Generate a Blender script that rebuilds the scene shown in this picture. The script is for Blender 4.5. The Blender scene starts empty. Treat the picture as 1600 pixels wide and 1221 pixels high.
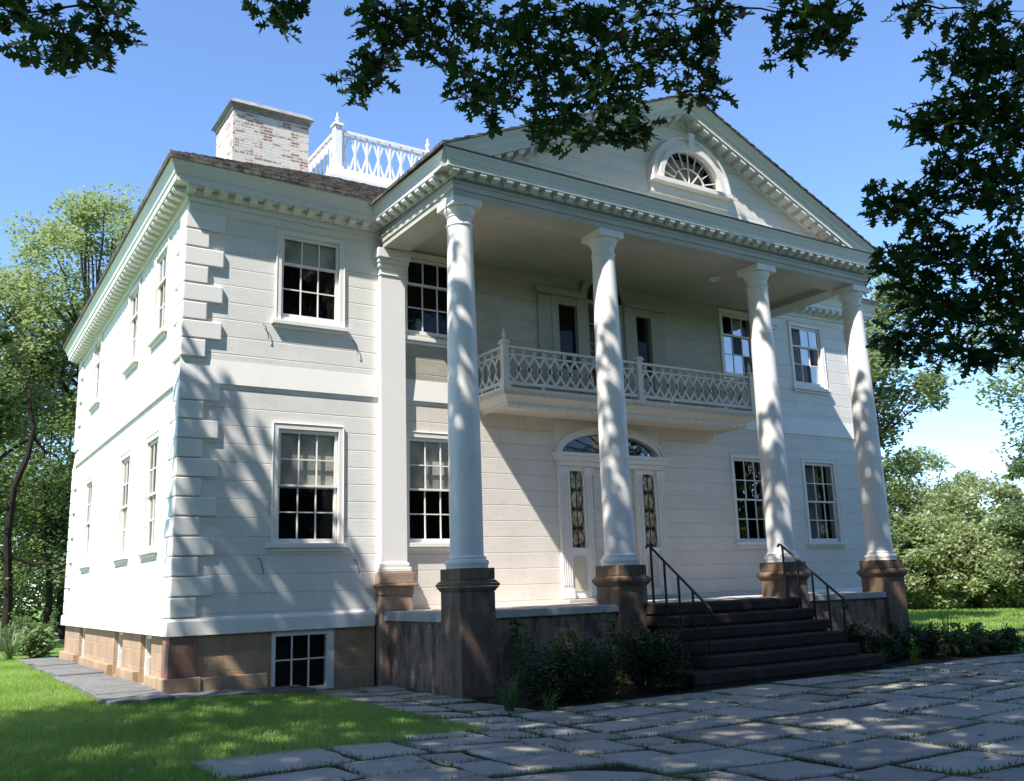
import bpy, math, random
import numpy as np
from mathutils import Vector, Matrix
scene = bpy.context.scene
col = scene.collection
# ------------------------------------------------------------------ camera
cam_data = bpy.data.cameras.new('camera')
cam = bpy.data.objects.new('camera', cam_data)
col.objects.link(cam)
cam_data.sensor_width = 36.0
cam_data.lens = 32.608
cam_data.clip_start = 0.05
cam_data.clip_end = 2000.0
CR, CU, CF = Vector((.84289549, -.53709685, -.03246814)), Vector((-.08445489, -.19165024, .97782287)), Vector((.5314081, .82146039, .20690157))
m3 = Matrix((CR, CU, -CF)).transposed()
cam.matrix_world = Matrix.Translation((-3.580, -15.692, 1.476)) @ m3.to_4x4()
scene.camera = cam
# ------------------------------------------------------------------ sky and sun
SUN = Vector((-1.0, -.46, 1.45)).normalized()
world = bpy.data.worlds.new('World'); scene.world = world
world.use_nodes = True
wn = world.node_tree; wn.nodes.clear()
sky = wn.nodes.new('ShaderNodeTexSky'); sky.sky_type = 'NISHITA'
sky.sun_disc = False
sky.sun_elevation = math.asin(SUN.z)
sky.sun_rotation = math.atan2(SUN.x, SUN.y)
sky.altitude = 300; sky.air_density = 0.85; sky.dust_density = 0.0; sky.ozone_density = 6.0
bg = wn.nodes.new('ShaderNodeBackground'); bg.inputs[1].default_value = 0.15
wo = wn.nodes.new('ShaderNodeOutputWorld')
wn.links.new(sky.outputs[0], bg.inputs[0]); wn.links.new(bg.outputs[0], wo.inputs[0])
sd = bpy.data.lights.new('sun', 'SUN'); sd.energy = 4.2; sd.angle = math.radians(0.5); sd.color = (1, .97, .91)
so = bpy.data.objects.new('sun', sd); col.objects.link(so)
so.rotation_euler = SUN.to_track_quat('Z', 'Y').to_euler()
so.location = (-20, -12, 30)
vs = scene.view_settings
vs.view_transform = 'Standard'; vs.look = 'None'; vs.gamma = 1.0; vs.use_curve_mapping = False
vs.exposure = 1.18
scene.cycles.max_bounces = 8
scene.cycles.transparent_max_bounces = 12

# ------------------------------------------------------------------ materials
def nodes_of(name, rough=.8, spec=.3):
    m = bpy.data.materials.new(name); m.use_nodes = True
    nt = m.node_tree; b = nt.nodes['Principled BSDF']
    b.inputs['Roughness'].default_value = rough
    b.inputs['Specular IOR Level'].default_value = spec
    return m, nt, b
def N(nt, t, **kw):
    n = nt.nodes.new(t)
    for k, v in kw.items(): setattr(n, k, v)
    return n
def coords(nt, scale=(1, 1, 1), loc=(0, 0, 0), gen='Object', rot=(0, 0, 0)):
    tc = N(nt, 'ShaderNodeTexCoord'); mp = N(nt, 'ShaderNodeMapping')
    mp.inputs['Scale'].default_value = scale; mp.inputs['Location'].default_value = loc; mp.inputs['Rotation'].default_value = rot
    nt.links.new(tc.outputs[gen], mp.inputs[0]); return mp.outputs[0]
def noise(nt, vec, scale, detail=4, rough=.6):
    n = N(nt, 'ShaderNodeTexNoise'); n.inputs['Scale'].default_value = scale; n.inputs['Detail'].default_value = detail; n.inputs['Roughness'].default_value = rough
    if vec is not None: nt.links.new(vec, n.inputs['Vector'])
    return n.outputs['Fac']
def ramp(nt, fac, stops, interp='LINEAR'):
    r = N(nt, 'ShaderNodeValToRGB'); r.color_ramp.interpolation = interp
    e = r.color_ramp.elements
    while len(e) < len(stops): e.new(.5)
    for i, (p, c) in enumerate(stops):
        e[i].position = p; e[i].color = (c, c, c, 1) if isinstance(c, (int, float)) else (*c, 1)
    nt.links.new(fac, r.inputs[0]); return r.outputs[0]
def mix(nt, fac, a, b, mode='MIX'):
    n = N(nt, 'ShaderNodeMix', data_type='RGBA', blend_type=mode)
    for s, v in ((n.inputs[0], fac), (n.inputs[6], a), (n.inputs[7], b)):
        if isinstance(v, (int, float)): s.default_value = v
        elif isinstance(v, tuple): s.default_value = (*v, 1)
        else: nt.links.new(v, s)
    return n.outputs[2]
def math_(nt, op, a, b=None, c=None):
    n = N(nt, 'ShaderNodeMath', operation=op)
    for s, v in zip(n.inputs, (a, b, c)):
        if v is None: continue
        if isinstance(v, (int, float)): s.default_value = v
        else: nt.links.new(v, s)
    return n.outputs[0]
def bump(nt, b, h, strength=.3, dist=.02):
    n = N(nt, 'ShaderNodeBump'); n.inputs['Strength'].default_value = strength; n.inputs['Distance'].default_value = dist
    nt.links.new(h, n.inputs['Height']); nt.links.new(n.outputs[0], b.inputs['Normal'])
def base(nt, b, c): nt.links.new(c, b.inputs['Base Color'])

def paint_mat(name, c, rough=.45, dirt=.25, boards=0.0, mildew=0.0, phase=0.0):
    m, nt, b = nodes_of(name, rough, .35)
    v = coords(nt)
    big = noise(nt, v, .9, 5, .65); fine = noise(nt, v, 14, 4, .7)
    cc = mix(nt, ramp(nt, big, [(.35, 0.), (.75, dirt)]), c, tuple(x*y for x, y in zip(c, (.80, .79, .74))))
    cc = mix(nt, ramp(nt, fine, [(.50, 0.), (.75, dirt*.9)]), cc, tuple(x*.72 for x in c))
    streak = noise(nt, coords(nt, (5, 5, .35)), 1.6, 4, .6)
    cc = mix(nt, ramp(nt, streak, [(.56, 0.), (.8, dirt*.9)]), cc, tuple(x*y for x, y in zip(c, (.74, .73, .68))))
    h = math_(nt, 'MULTIPLY', fine, .12)
    chip = math_(nt, 'MULTIPLY', ramp(nt, noise(nt, coords(nt, (1, 1, 2.5)), 26, 3, .6), [(.66, 0.), (.70, 1.)]), ramp(nt, big, [(.48, 0.), (.6, 1.)]))
    cc = mix(nt, math_(nt, 'MULTIPLY', chip, min(1., dirt*1.3)), cc, (.33, .31, .27))
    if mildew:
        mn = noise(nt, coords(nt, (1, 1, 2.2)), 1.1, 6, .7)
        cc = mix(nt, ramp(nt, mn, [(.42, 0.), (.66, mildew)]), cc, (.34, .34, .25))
    if boards:
        sx = N(nt, 'ShaderNodeSeparateXYZ'); nt.links.new(coords(nt), sx.inputs[0])
        wob = math_(nt, 'MULTIPLY', noise(nt, coords(nt, (.6, .6, .1)), 1, 2), .02)
        z = math_(nt, 'ADD', math_(nt, 'MULTIPLY', math_(nt, 'ADD', sx.outputs[2], phase), 1/boards), wob)
        fr = math_(nt, 'FRACT', z)
        line = ramp(nt, fr, [(0, 1.), (.022, .9), (.045, 0.), (.97, 0.), (1., 1.)])
        brk = ramp(nt, noise(nt, coords(nt, (.8, .8, 5)), 1.3, 3), [(.3, .3), (.6, 1.)])
        ln = math_(nt, 'MULTIPLY', line, brk)
        cc = mix(nt, math_(nt, 'MULTIPLY', ln, .42), cc, (.22, .21, .19))
        # every board has its own slight tone and cup
        idx = math_(nt, 'FLOOR', z)
        wn_ = N(nt, 'ShaderNodeTexWhiteNoise', noise_dimensions='1D'); nt.links.new(idx, wn_.inputs['W'])
        cc = mix(nt, math_(nt, 'MULTIPLY', wn_.outputs[0], .10), cc, tuple(x*.6 for x in c))
        h = math_(nt, 'ADD', h, math_(nt, 'MULTIPLY', ln, -1.0))
        h = math_(nt, 'ADD', h, math_(nt, 'MULTIPLY', fr, .25))
        grain = noise(nt, coords(nt, (.5, .5, 9)), 4, 4)
        h = math_(nt, 'ADD', h, math_(nt, 'MULTIPLY', grain, .35))
        bump(nt, b, h, .55, .012)
    else:
        bump(nt, b, h, .4, .01)
    base(nt, b, cc); return m
WHITE = (.84, .795, .745)
M = {}
M['siding'] = paint_mat('white_board_paint', WHITE, .5, .5, .312, .12, .05)
M['siding_porch'] = paint_mat('weathered_board_paint', (.81, .735, .655), .55, .55, .312, .14, .05)
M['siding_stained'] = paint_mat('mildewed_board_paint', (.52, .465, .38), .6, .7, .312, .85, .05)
M['trim'] = paint_mat('white_trim_paint', WHITE, .42, .22)
M['column'] = paint_mat('white_column_paint', (.85, .79, .74), .38, .45)
M['cornice'] = paint_mat('cornice_paint', (.76, .745, .70), .5, .4)
M['frieze'] = paint_mat('shade_darkened_frieze_paint', (.30, .315, .29), .6, .7, 0, .55)  # shade on the frieze is put into this dark base colour
M['architrave'] = paint_mat('shade_darkened_architrave_paint', (.53, .505, .45), .55, .6, 0, .4)  # base colour darkened to carry the shade on the front beam
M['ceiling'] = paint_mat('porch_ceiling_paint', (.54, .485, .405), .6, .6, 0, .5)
M['lattice'] = paint_mat('lattice_paint', (.83, .81, .78), .45, .2)
M['rail_old'] = paint_mat('old_rail_paint', (.76, .70, .62), .5, .35)
M['palladian'] = paint_mat('stained_door_paint', (.42, .39, .32), .6, .6, 0, .6)
M['cream'] = paint_mat('cream_panel_paint', (.66, .60, .47), .55, .3)

def stone_mat(name, cols, bw, bh, mortar, rough=.85, stain=.6, offz=0, mort=.012):
    m, nt, b = nodes_of(name, rough, .25)
    tc = N(nt, 'ShaderNodeTexCoord'); sx = N(nt, 'ShaderNodeSeparateXYZ'); nt.links.new(tc.outputs['Object'], sx.inputs[0])
    u = math_(nt, 'ADD', sx.outputs[0], sx.outputs[1]); cb = N(nt, 'ShaderNodeCombineXYZ')
    nt.links.new(u, cb.inputs[0]); nt.links.new(math_(nt, 'ADD', sx.outputs[2], offz), cb.inputs[1])
    br = N(nt, 'ShaderNodeTexBrick'); br.inputs['Scale'].default_value = 1
    br.inputs['Brick Width'].default_value = bw; br.inputs['Row Height'].default_value = bh; br.inputs['Mortar Size'].default_value = mort
    br.inputs['Mortar Smooth'].default_value = .3; br.inputs['Bias'].default_value = 0
    br.inputs['Color1'].default_value = (*cols[0], 1); br.inputs['Color2'].default_value = (*cols[1], 1); br.inputs['Mortar'].default_value = (*mortar, 1)
    nt.links.new(cb.outputs[0], br.inputs['Vector'])
    n1 = noise(nt, coords(nt), 2.2, 6, .7); n2 = noise(nt, coords(nt), 30, 4, .7)
    cc = mix(nt, ramp(nt, n1, [(.4, 0.), (.75, .5)]), br.outputs['Color'], tuple(x*.6 for x in cols[0]))
    st = noise(nt, coords(nt, (2.6, 2.6, 1.0)), 1.6, 8, .72)
    cc = mix(nt, ramp(nt, st, [(.46, 0.), (.6, stain)]), cc, (.035, .03, .026))
    st2 = noise(nt, coords(nt, (3.5, 3.5, 1.1), (3, 1, 2)), 1.5, 8, .72)
    cc = mix(nt, ramp(nt, st2, [(.55, 0.), (.68, stain*.55)]), cc, (.42, .38, .32))
    cc = mix(nt, math_(nt, 'MULTIPLY', n2, .35), cc, tuple(min(1, x*1.25) for x in cols[1]))
    h = math_(nt, 'ADD', math_(nt, 'MULTIPLY', br.outputs['Fac'], -1.0), math_(nt, 'MULTIPLY', n2, .5))
    h = math_(nt, 'ADD', h, math_(nt, 'MULTIPLY', n1, .8))
    bump(nt, b, h, .8, .025); base(nt, b, cc); return m
M['sandstone'] = stone_mat('brown_sandstone', [(.48, .325, .205), (.38, .25, .155)], .62, .29, (.46, .38, .30), stain=.22)
M['sandstone_corner'] = stone_mat('red_sandstone', [(.27, .15, .11), (.25, .14, .10)], 5, 5, (.3, .2, .15), stain=.15)
M['porch_stone'] = stone_mat('stained_brownstone_blocks', [(.31, .20, .13), (.22, .145, .10)], .55, .27, (.30, .25, .21), stain=.9)
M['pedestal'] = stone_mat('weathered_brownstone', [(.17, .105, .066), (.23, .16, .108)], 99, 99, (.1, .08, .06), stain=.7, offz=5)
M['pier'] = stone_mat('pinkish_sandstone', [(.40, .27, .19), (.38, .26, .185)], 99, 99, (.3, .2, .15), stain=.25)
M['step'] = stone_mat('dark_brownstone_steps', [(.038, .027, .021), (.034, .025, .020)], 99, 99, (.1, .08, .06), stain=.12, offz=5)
M['slab'] = stone_mat('pale_porch_slab', [(.42, .40, .37), (.40, .385, .36)], 1.4, 9, (.3, .28, .26), stain=.1)
M['floor'] = stone_mat('worn_porch_floor', [(.60, .51, .43), (.57, .50, .44)], 1.1, 9, (.3, .26, .22), stain=.08)
M['kerb'] = stone_mat('grey_kerb_slabs', [(.19, .185, .175), (.15, .147, .143)], 1.1, 9, (.10, .09, .08), stain=.35)

def chimney_mat():
    m, nt, b = nodes_of('worn_painted_brick', .9, .2)
    tc = N(nt, 'ShaderNodeTexCoord'); sx = N(nt, 'ShaderNodeSeparateXYZ'); nt.links.new(tc.outputs['Object'], sx.inputs[0])
    u = math_(nt, 'ADD', sx.outputs[0], sx.outputs[1]); cb = N(nt, 'ShaderNodeCombineXYZ')
    nt.links.new(u, cb.inputs[0]); nt.links.new(sx.outputs[2], cb.inputs[1])
    br = N(nt, 'ShaderNodeTexBrick'); br.inputs['Scale'].default_value = 1
    br.inputs['Brick Width'].default_value = .23; br.inputs['Row Height'].default_value = .078; br.inputs['Mortar Size'].default_value = .011
    br.inputs['Color1'].default_value = (.34, .20, .155, 1); br.inputs['Color2'].default_value = (.26, .155, .125, 1); br.inputs['Mortar'].default_value = (.60, .56, .50, 1)
    nt.links.new(cb.outputs[0], br.inputs['Vector'])
    vor = N(nt, 'ShaderNodeTexWhiteNoise', noise_dimensions='2D')
    sn = N(nt, 'ShaderNodeVectorMath', operation='SNAP'); sn.inputs[1].default_value = (.23, .078, 1)
    nt.links.new(cb.outputs[0], sn.inputs[0]); nt.links.new(sn.outputs[0], vor.inputs['Vector'])
    n1 = noise(nt, coords(nt), 1.6, 5, .7); n2 = noise(nt, coords(nt, (1, 1, 2)), 16, 3)
    f = math_(nt, 'ADD', math_(nt, 'MULTIPLY', n1, 1.5), math_(nt, 'ADD', math_(nt, 'MULTIPLY', n2, .6), math_(nt, 'MULTIPLY', vor.outputs[0], .45)))
    cc = mix(nt, ramp(nt, f, [(.9, .0), (1., .0)]), br.outputs['Color'], (.66, .62, .55))
    f2 = N(nt, 'ShaderNodeMapRange'); f2.inputs[1].default_value = 1.10; f2.inputs[2].default_value = 1.28; nt.links.new(f, f2.inputs[0])
    cc = mix(nt, math_(nt, 'MULTIPLY', f2.outputs[0], .92), br.outputs['Color'], (.64, .60, .53))
    h = math_(nt, 'ADD', math_(nt, 'MULTIPLY', br.outputs['Fac'], -1.0), n2); bump(nt, b, h, .6, .015)
    base(nt, b, cc); return m
M['chimney'] = chimney_mat()
def shingle_mat():
    m, nt, b = nodes_of('wood_shingles', .9, .2)
    tc = N(nt, 'ShaderNodeTexCoord'); sx = N(nt, 'ShaderNodeSeparateXYZ'); nt.links.new(tc.outputs['Object'], sx.inputs[0])
    cb = N(nt, 'ShaderNodeCombineXYZ'); nt.links.new(math_(nt, 'ADD', sx.outputs[0], sx.outputs[1]), cb.inputs[0]); nt.links.new(sx.outputs[2], cb.inputs[1])
    br = N(nt, 'ShaderNodeTexBrick'); br.inputs['Scale'].default_value = 1
    br.inputs['Brick Width'].default_value = .17; br.inputs['Row Height'].default_value = .075; br.inputs['Mortar Size'].default_value = .008
    br.inputs['Color1'].default_value = (.115, .105, .095, 1); br.inputs['Color2'].default_value = (.045, .042, .038, 1); br.inputs['Mortar'].default_value = (.012, .01, .009, 1)
    nt.links.new(cb.outputs[0], br.inputs['Vector'])
    n = noise(nt, coords(nt), 5, 5); cc = mix(nt, ramp(nt, n, [(.45, 0.), (.7, .7)]), br.outputs['Color'], (.22, .19, .16))
    h = math_(nt, 'ADD', math_(nt, 'MULTIPLY', br.outputs['Fac'], -1), n); bump(nt, b, h, .8, .03)
    base(nt, b, cc); return m
M['shingle'] = shingle_mat()
def plain(name, c, rough=.6, spec=.3, metal=0, var=.3, sc=8):
    m, nt, b = nodes_of(name, rough, spec); b.inputs['Metallic'].default_value = metal
    n = noise(nt, coords(nt), sc, 5, .65)
    base(nt, b, mix(nt, ramp(nt, n, [(.35, 0.), (.7, 1.)]), c, tuple(x*(1-var) for x in c)))
    bump(nt, b, n, .25, .01); return m
M['iron'] = plain('black_iron', (.012, .012, .013), .35, .5)
M['capstone'] = plain('grey_capstone', (.30, .29, .27), .8, .2, 0, .4, 5)
M['interior'] = plain('dark_room', (.035, .03, .026), .9, .1)
M['blind'] = plain('window_blind', (.55, .52, .47), .9, .1, 0, .45, 3)
M['curtain'] = plain('pale_curtain', (.42, .41, .39), .9, .1, 0, .5, 5)
M['flash'] = plain('dark_flashing', (.045, .045, .043), .5, .4)
M['bark'] = plain('oak_bark', (.10, .085, .07), .95, .1, 0, .6, 12)
M['darkbark'] = plain('dark_bark', (.035, .028, .022), .95, .1, 0, .5, 9)
M['soil'] = plain('bed_soil', (.05, .038, .028), .95, .1, 0, .5, 14)
M['deck'] = plain('grey_deck', (.25, .25, .24), .8, .2)
def glass_mat(name, rough=.0, tint=(.90, .92, .90)):
    m = bpy.data.materials.new(name); m.use_nodes = True; nt = m.node_tree; nt.nodes.clear()
    o = N(nt, 'ShaderNodeOutputMaterial'); g = N(nt, 'ShaderNodeBsdfGlossy'); t = N(nt, 'ShaderNodeBsdfTransparent'); mx = N(nt, 'ShaderNodeMixShader')
    fr = N(nt, 'ShaderNodeFresnel'); fr.inputs[0].default_value = 1.5
    g.inputs['Roughness'].default_value = rough; t.inputs[0].default_value = (*tint, 1)
    n = noise(nt, coords(nt), 3.5, 2); bp = N(nt, 'ShaderNodeBump'); bp.inputs['Strength'].default_value = .12; bp.inputs['Distance'].default_value = .02
    nt.links.new(n, bp.inputs['Height']); nt.links.new(bp.outputs[0], g.inputs['Normal'])
    nt.links.new(math_(nt, 'MULTIPLY', fr.outputs[0], .5), mx.inputs[0]); nt.links.new(t.outputs[0], mx.inputs[1]); nt.links.new(g.outputs[0], mx.inputs[2])
    nt.links.new(mx.outputs[0], o.inputs[0]); return m
M['glass'] = glass_mat('window_glass')
def leaded_mat():
    m, nt, b = nodes_of('leaded_glass', .12, .6)
    n = noise(nt, coords(nt), 9, 3); n2 = noise(nt, coords(nt, (1, 1, .5)), 22, 2)
    c = mix(nt, ramp(nt, n, [(.38, 0.), (.62, 1.)]), (.30, .235, .12), (.70, .62, .45))
    c = mix(nt, ramp(nt, n2, [(.5, 0.), (.62, .7)]), c, (.16, .125, .06))
    base(nt, b, c); bump(nt, b, n2, .3, .01); return m
M['leaded'] = leaded_mat()
def leaf_mat(name, c1, c2, trans=.35, rough=.5, spec=.3, tcol=None):
    m = bpy.data.materials.new(name); m.use_nodes = True; nt = m.node_tree
    b = nt.nodes['Principled BSDF']; out = nt.nodes['Material Output']
    b.inputs['Roughness'].default_value = rough; b.inputs['Specular IOR Level'].default_value = spec
    a = N(nt, 'ShaderNodeAttribute', attribute_name='tint')
    c = mix(nt, a.outputs['Fac'], c1, c2); base(nt, b, c)
    t = N(nt, 'ShaderNodeBsdfTranslucent'); mx = N(nt, 'ShaderNodeMixShader'); mx.inputs[0].default_value = trans
    tc = mix(nt, .65, c, tcol or tuple(min(1, x*y) for x, y in zip(c2, (1.7, 1.7, .8))))
    nt.links.new(tc, t.inputs[0]); nt.links.new(b.outputs[0], mx.inputs[1]); nt.links.new(t.outputs[0], mx.inputs[2]); nt.links.new(mx.outputs[0], out.inputs[0])
    return m
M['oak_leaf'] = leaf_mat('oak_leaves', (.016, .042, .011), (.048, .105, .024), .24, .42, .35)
M['leaf_bright'] = leaf_mat('bright_leaves', (.15, .20, .10), (.30, .36, .20), .42)
M['leaf_mid'] = leaf_mat('mid_green_leaves', (.08, .118, .05), (.165, .22, .095), .38)
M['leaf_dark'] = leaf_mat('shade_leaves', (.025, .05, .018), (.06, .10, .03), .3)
M['leaf_blue'] = leaf_mat('feathery_leaves', (.11, .165, .085), (.24, .30, .165), .42)
M['leaf_bush'] = leaf_mat('bush_leaves', (.17, .225, .12), (.36, .41, .24), .4, .4, .5)
M['yew'] = leaf_mat('yew_needles', (.010, .026, .009), (.030, .062, .018), .12)
M['blade'] = leaf_mat('grass_blades', (.115, .21, .042), (.29, .41, .11), .42)
M['strap_leaf'] = leaf_mat('strap_leaves', (.05, .12, .035), (.12, .20, .06), .3)
M['yucca'] = leaf_mat('yucca_leaves', (.10, .16, .08), (.17, .24, .12), .2)
M['weed'] = leaf_mat('weed_leaves', (.09, .17, .03), (.20, .30, .07), .4)
def grass_ground():
    m, nt, b = nodes_of('lawn', .9, .15)
    v = coords(nt); n1 = noise(nt, v, .45, 5, .6); n2 = noise(nt, v, 16, 5, .75); n3 = noise(nt, v, 90, 3, .8)
    c = mix(nt, ramp(nt, n2, [(.35, 0.), (.65, 1.)]), (.09, .165, .035), (.235, .345, .08))
    c = mix(nt, ramp(nt, n1, [(.4, 0.), (.7, .5)]), c, (.15, .22, .05))
    c = mix(nt, ramp(nt, n3, [(.58, 0.), (.75, .5)]), c, (.03, .06, .015))
    h = math_(nt, 'ADD', n2, math_(nt, 'MULTIPLY', n3, .6)); bump(nt, b, h, .8, .05); base(nt, b, c); return m
M['lawn'] = grass_ground()
def slate_mat():
    m, nt, b = nodes_of('flagstone', .75, .3)
    g = N(nt, 'ShaderNodeNewGeometry'); v = coords(nt)
    n1 = noise(nt, v, 2.5, 6, .7); n2 = noise(nt, v, 40, 4, .7)
    c = mix(nt, g.outputs['Random Per Island'], (.30, .25, .20), (.52, .445, .365))
    c = mix(nt, ramp(nt, n1, [(.4, 0.), (.7, .55)]), c, (.19, .185, .18))
    n4 = noise(nt, v, 6, 4, .7)
    c = mix(nt, ramp(nt, n4, [(.58, 0.), (.78, .5)]), c, (.60, .545, .48))
    wn2 = N(nt, 'ShaderNodeTexWhiteNoise', noise_dimensions='1D'); nt.links.new(g.outputs['Random Per Island'], wn2.inputs['W'])
    c = mix(nt, math_(nt, 'MULTIPLY', wn2.outputs[0], .35), c, (.40, .345, .30))
    mo = noise(nt, v, 1.1, 6, .75); c = mix(nt, ramp(nt, mo, [(.52, 0.), (.68, .55)]), c, (.11, .125, .075))
    c = mix(nt, math_(nt, 'MULTIPLY', n2, .3), c, (.36, .35, .335))
    h = math_(nt, 'ADD', math_(nt, 'MULTIPLY', n1, .7), math_(nt, 'MULTIPLY', n2, .3)); bump(nt, b, h, .95, .035); base(nt, b, c); return m
M['slate'] = slate_mat()

# ------------------------------------------------------------------ mesh helpers
class MB:
    def __init__(s): s.v = []; s.f = []
    def add(s, vs, fs):
        o = len(s.v); s.v += [tuple(x) for x in vs]; s.f += [tuple(i+o for i in f) for f in fs]; return s
    def box(s, x0, x1, y0, y1, z0, z1):
        return s.add([(x0,y0,z0),(x1,y0,z0),(x1,y1,z0),(x0,y1,z0),(x0,y0,z1),(x1,y0,z1),(x1,y1,z1),(x0,y1,z1)],
                     [(0,3,2,1),(4,5,6,7),(0,1,5,4),(1,2,6,5),(2,3,7,6),(3,0,4,7)])
    def frustum(s, cx, cy, a0, a1, z0, z1):
        return s.add([(cx-a0,cy-a0,z0),(cx+a0,cy-a0,z0),(cx+a0,cy+a0,z0),(cx-a0,cy+a0,z0),(cx-a1,cy-a1,z1),(cx+a1,cy-a1,z1),(cx+a1,cy+a1,z1),(cx-a1,cy+a1,z1)],
                     [(0,3,2,1),(4,5,6,7),(0,1,5,4),(1,2,6,5),(2,3,7,6),(3,0,4,7)])
    def lathe(s, cx, cy, prof, n=32):
        vs = []; fs = []
        for r, z in prof:
            for i in range(n):
                a = 2*math.pi*i/n; vs.append((cx+r*math.cos(a), cy+r*math.sin(a), z))
        for k in range(len(prof)-1):
            for i in range(n):
                j = (i+1) % n; fs.append((k*n+i, k*n+j, (k+1)*n+j, (k+1)*n+i))
        fs.append(tuple(range(n))[::-1]); fs.append(tuple((len(prof)-1)*n+i for i in range(n)))
        return s.add(vs, fs)
    def tube(s, pts, rad, n=6, caps=True):
        pts = [Vector(p) for p in pts]
        if not hasattr(rad, '__len__'): rad = [rad]*len(pts)
        vs = []; fs = []; up = None
        for i, p in enumerate(pts):
            t = (pts[min(i+1, len(pts)-1)]-pts[max(i-1, 0)])
            t = t.normalized() if t.length > 1e-9 else Vector((0, 0, 1))
            if up is None: up = Vector((1, 0, 0)) if abs(t.x) < .8 else Vector((0, 1, 0))
            a = t.cross(up).normalized(); b_ = a.cross(t).normalized(); up = b_
            for k in range(n):
                an = 2*math.pi*k/n+math.pi/n; vs.append(p+(a*math.cos(an)+b_*math.sin(an))*rad[i])
        for i in range(len(pts)-1):
            for k in range(n):
                j = (k+1) % n; fs.append((i*n+k, i*n+j, (i+1)*n+j, (i+1)*n+k))
        if caps: fs.append(tuple(range(n))[::-1]); fs.append(tuple((len(pts)-1)*n+k for k in range(n)))
        return s.add(vs, fs)
    def bar(s, p, q, w, d, dirn=(0, 1, 0)):
        p = Vector(p); q = Vector(q); t = (q-p).normalized(); dn = Vector(dirn); dn = (dn-t*dn.dot(t)).normalized(); a = t.cross(dn)*(w/2); e = dn*(d/2)
        return s.add([p-a-e, p+a-e, p+a+e, p-a+e, q-a-e, q+a-e, q+a+e, q-a+e], [(0,3,2,1),(4,5,6,7),(0,1,5,4),(1,2,6,5),(2,3,7,6),(3,0,4,7)])
    def arcbar(s, fx, pts, w, y0, y1):
        """ribbon of width w following 2-D points (x,z), thick from y0 to y1"""
        n = len(pts); vs = []; fs = []
        for i, (x, z) in enumerate(pts):
            a = pts[max(i-1, 0)]; b_ = pts[min(i+1, n-1)]
            if fx: a = pts[i-1]; b_ = pts[(i+1) % n]
            tx, tz = b_[0]-a[0], b_[1]-a[1]; l = math.hypot(tx, tz) or 1; nx, nz = -tz/l*w/2, tx/l*w/2
            vs += [(x-nx, y0, z-nz), (x+nx, y0, z+nz), (x+nx, y1, z+nz), (x-nx, y1, z-nz)]
        for i in range(n if fx else n-1):
            j = (i+1) % n
            for k in range(4):
                l = (k+1) % 4; fs.append((i*4+k, i*4+l, j*4+l, j*4+k))
        if not fx: fs += [(0, 1, 2, 3), ((n-1)*4+3, (n-1)*4+2, (n-1)*4+1, (n-1)*4)]
        return s.add(vs, fs)
    def build(s, name, mat, parent=None, smooth=False, bevel=0, loc=None, rotz=None):
        me = bpy.data.meshes.new(name); me.from_pydata(s.v, [], s.f); me.validate(); me.update()
        me.materials.append(mat)
        import bmesh
        bm = bmesh.new(); bm.from_mesh(me); bmesh.ops.recalc_face_normals(bm, faces=bm.faces[:]); bm.to_mesh(me); bm.free()
        if smooth:
            me.shade_smooth() if hasattr(me, 'shade_smooth') else None
            me.set_sharp_from_angle(angle=math.radians(40))
        o = bpy.data.objects.new(name, me); col.objects.link(o)
        if parent: o.parent = parent
        if loc: o.location = loc
        if rotz is not None: o.rotation_euler = (0, 0, rotz)
        if bevel:
            bv = o.modifiers.new('bevel', 'BEVEL'); bv.width = bevel; bv.segments = 2; bv.limit_method = 'ANGLE'; bv.angle_limit = math.radians(50)
        return o
def tag(o, label=None, cat=None, group=None, kind=None):
    if label: o['label'] = label
    if cat: o['category'] = cat
    if group: o['group'] = group
    if kind: o['kind'] = kind
    return o
def empty(name, loc, rotz=0):
    o = bpy.data.objects.new(name, None); col.objects.link(o); o.location = loc; o.rotation_euler = (0, 0, rotz); o.empty_display_size = .3; return o
def panel(mb, axis, c, t, u0, u1, v0, v1, holes):
    """wall slab at axis coordinate c, thick t (towards +axis), with rectangular holes (u0,u1,v0,v1)"""
    us = sorted({u0, u1, *[h[0] for h in holes], *[h[1] for h in holes]}); vs_ = sorted({v0, v1, *[h[2] for h in holes], *[h[3] for h in holes]})
    def P(u, v, w): return (u, w, v) if axis == 'y' else (w, u, v)
    for i in range(len(us)-1):
        for j in range(len(vs_)-1):
            a, b_, c0, d = us[i], us[i+1], vs_[j], vs_[j+1]; mu, mv = (a+b_)/2, (c0+d)/2
            if any(h[0] < mu < h[1] and h[2] < mv < h[3] for h in holes): continue
            mb.add([P(a, c0, c), P(b_, c0, c), P(b_, d, c), P(a, d, c)], [(0, 1, 2, 3)])
    for a, b_, c0, d in holes:
        q = [(a, c0), (b_, c0), (b_, d), (a, d)]
        for k in range(4):
            (p0, r0), (p1, r1) = q[k], q[(k+1) % 4]
            mb.add([P(p0, r0, c), P(p1, r1, c), P(p1, r1, c+t), P(p0, r0, c+t)], [(0, 1, 2, 3)])
    return mb
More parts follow.
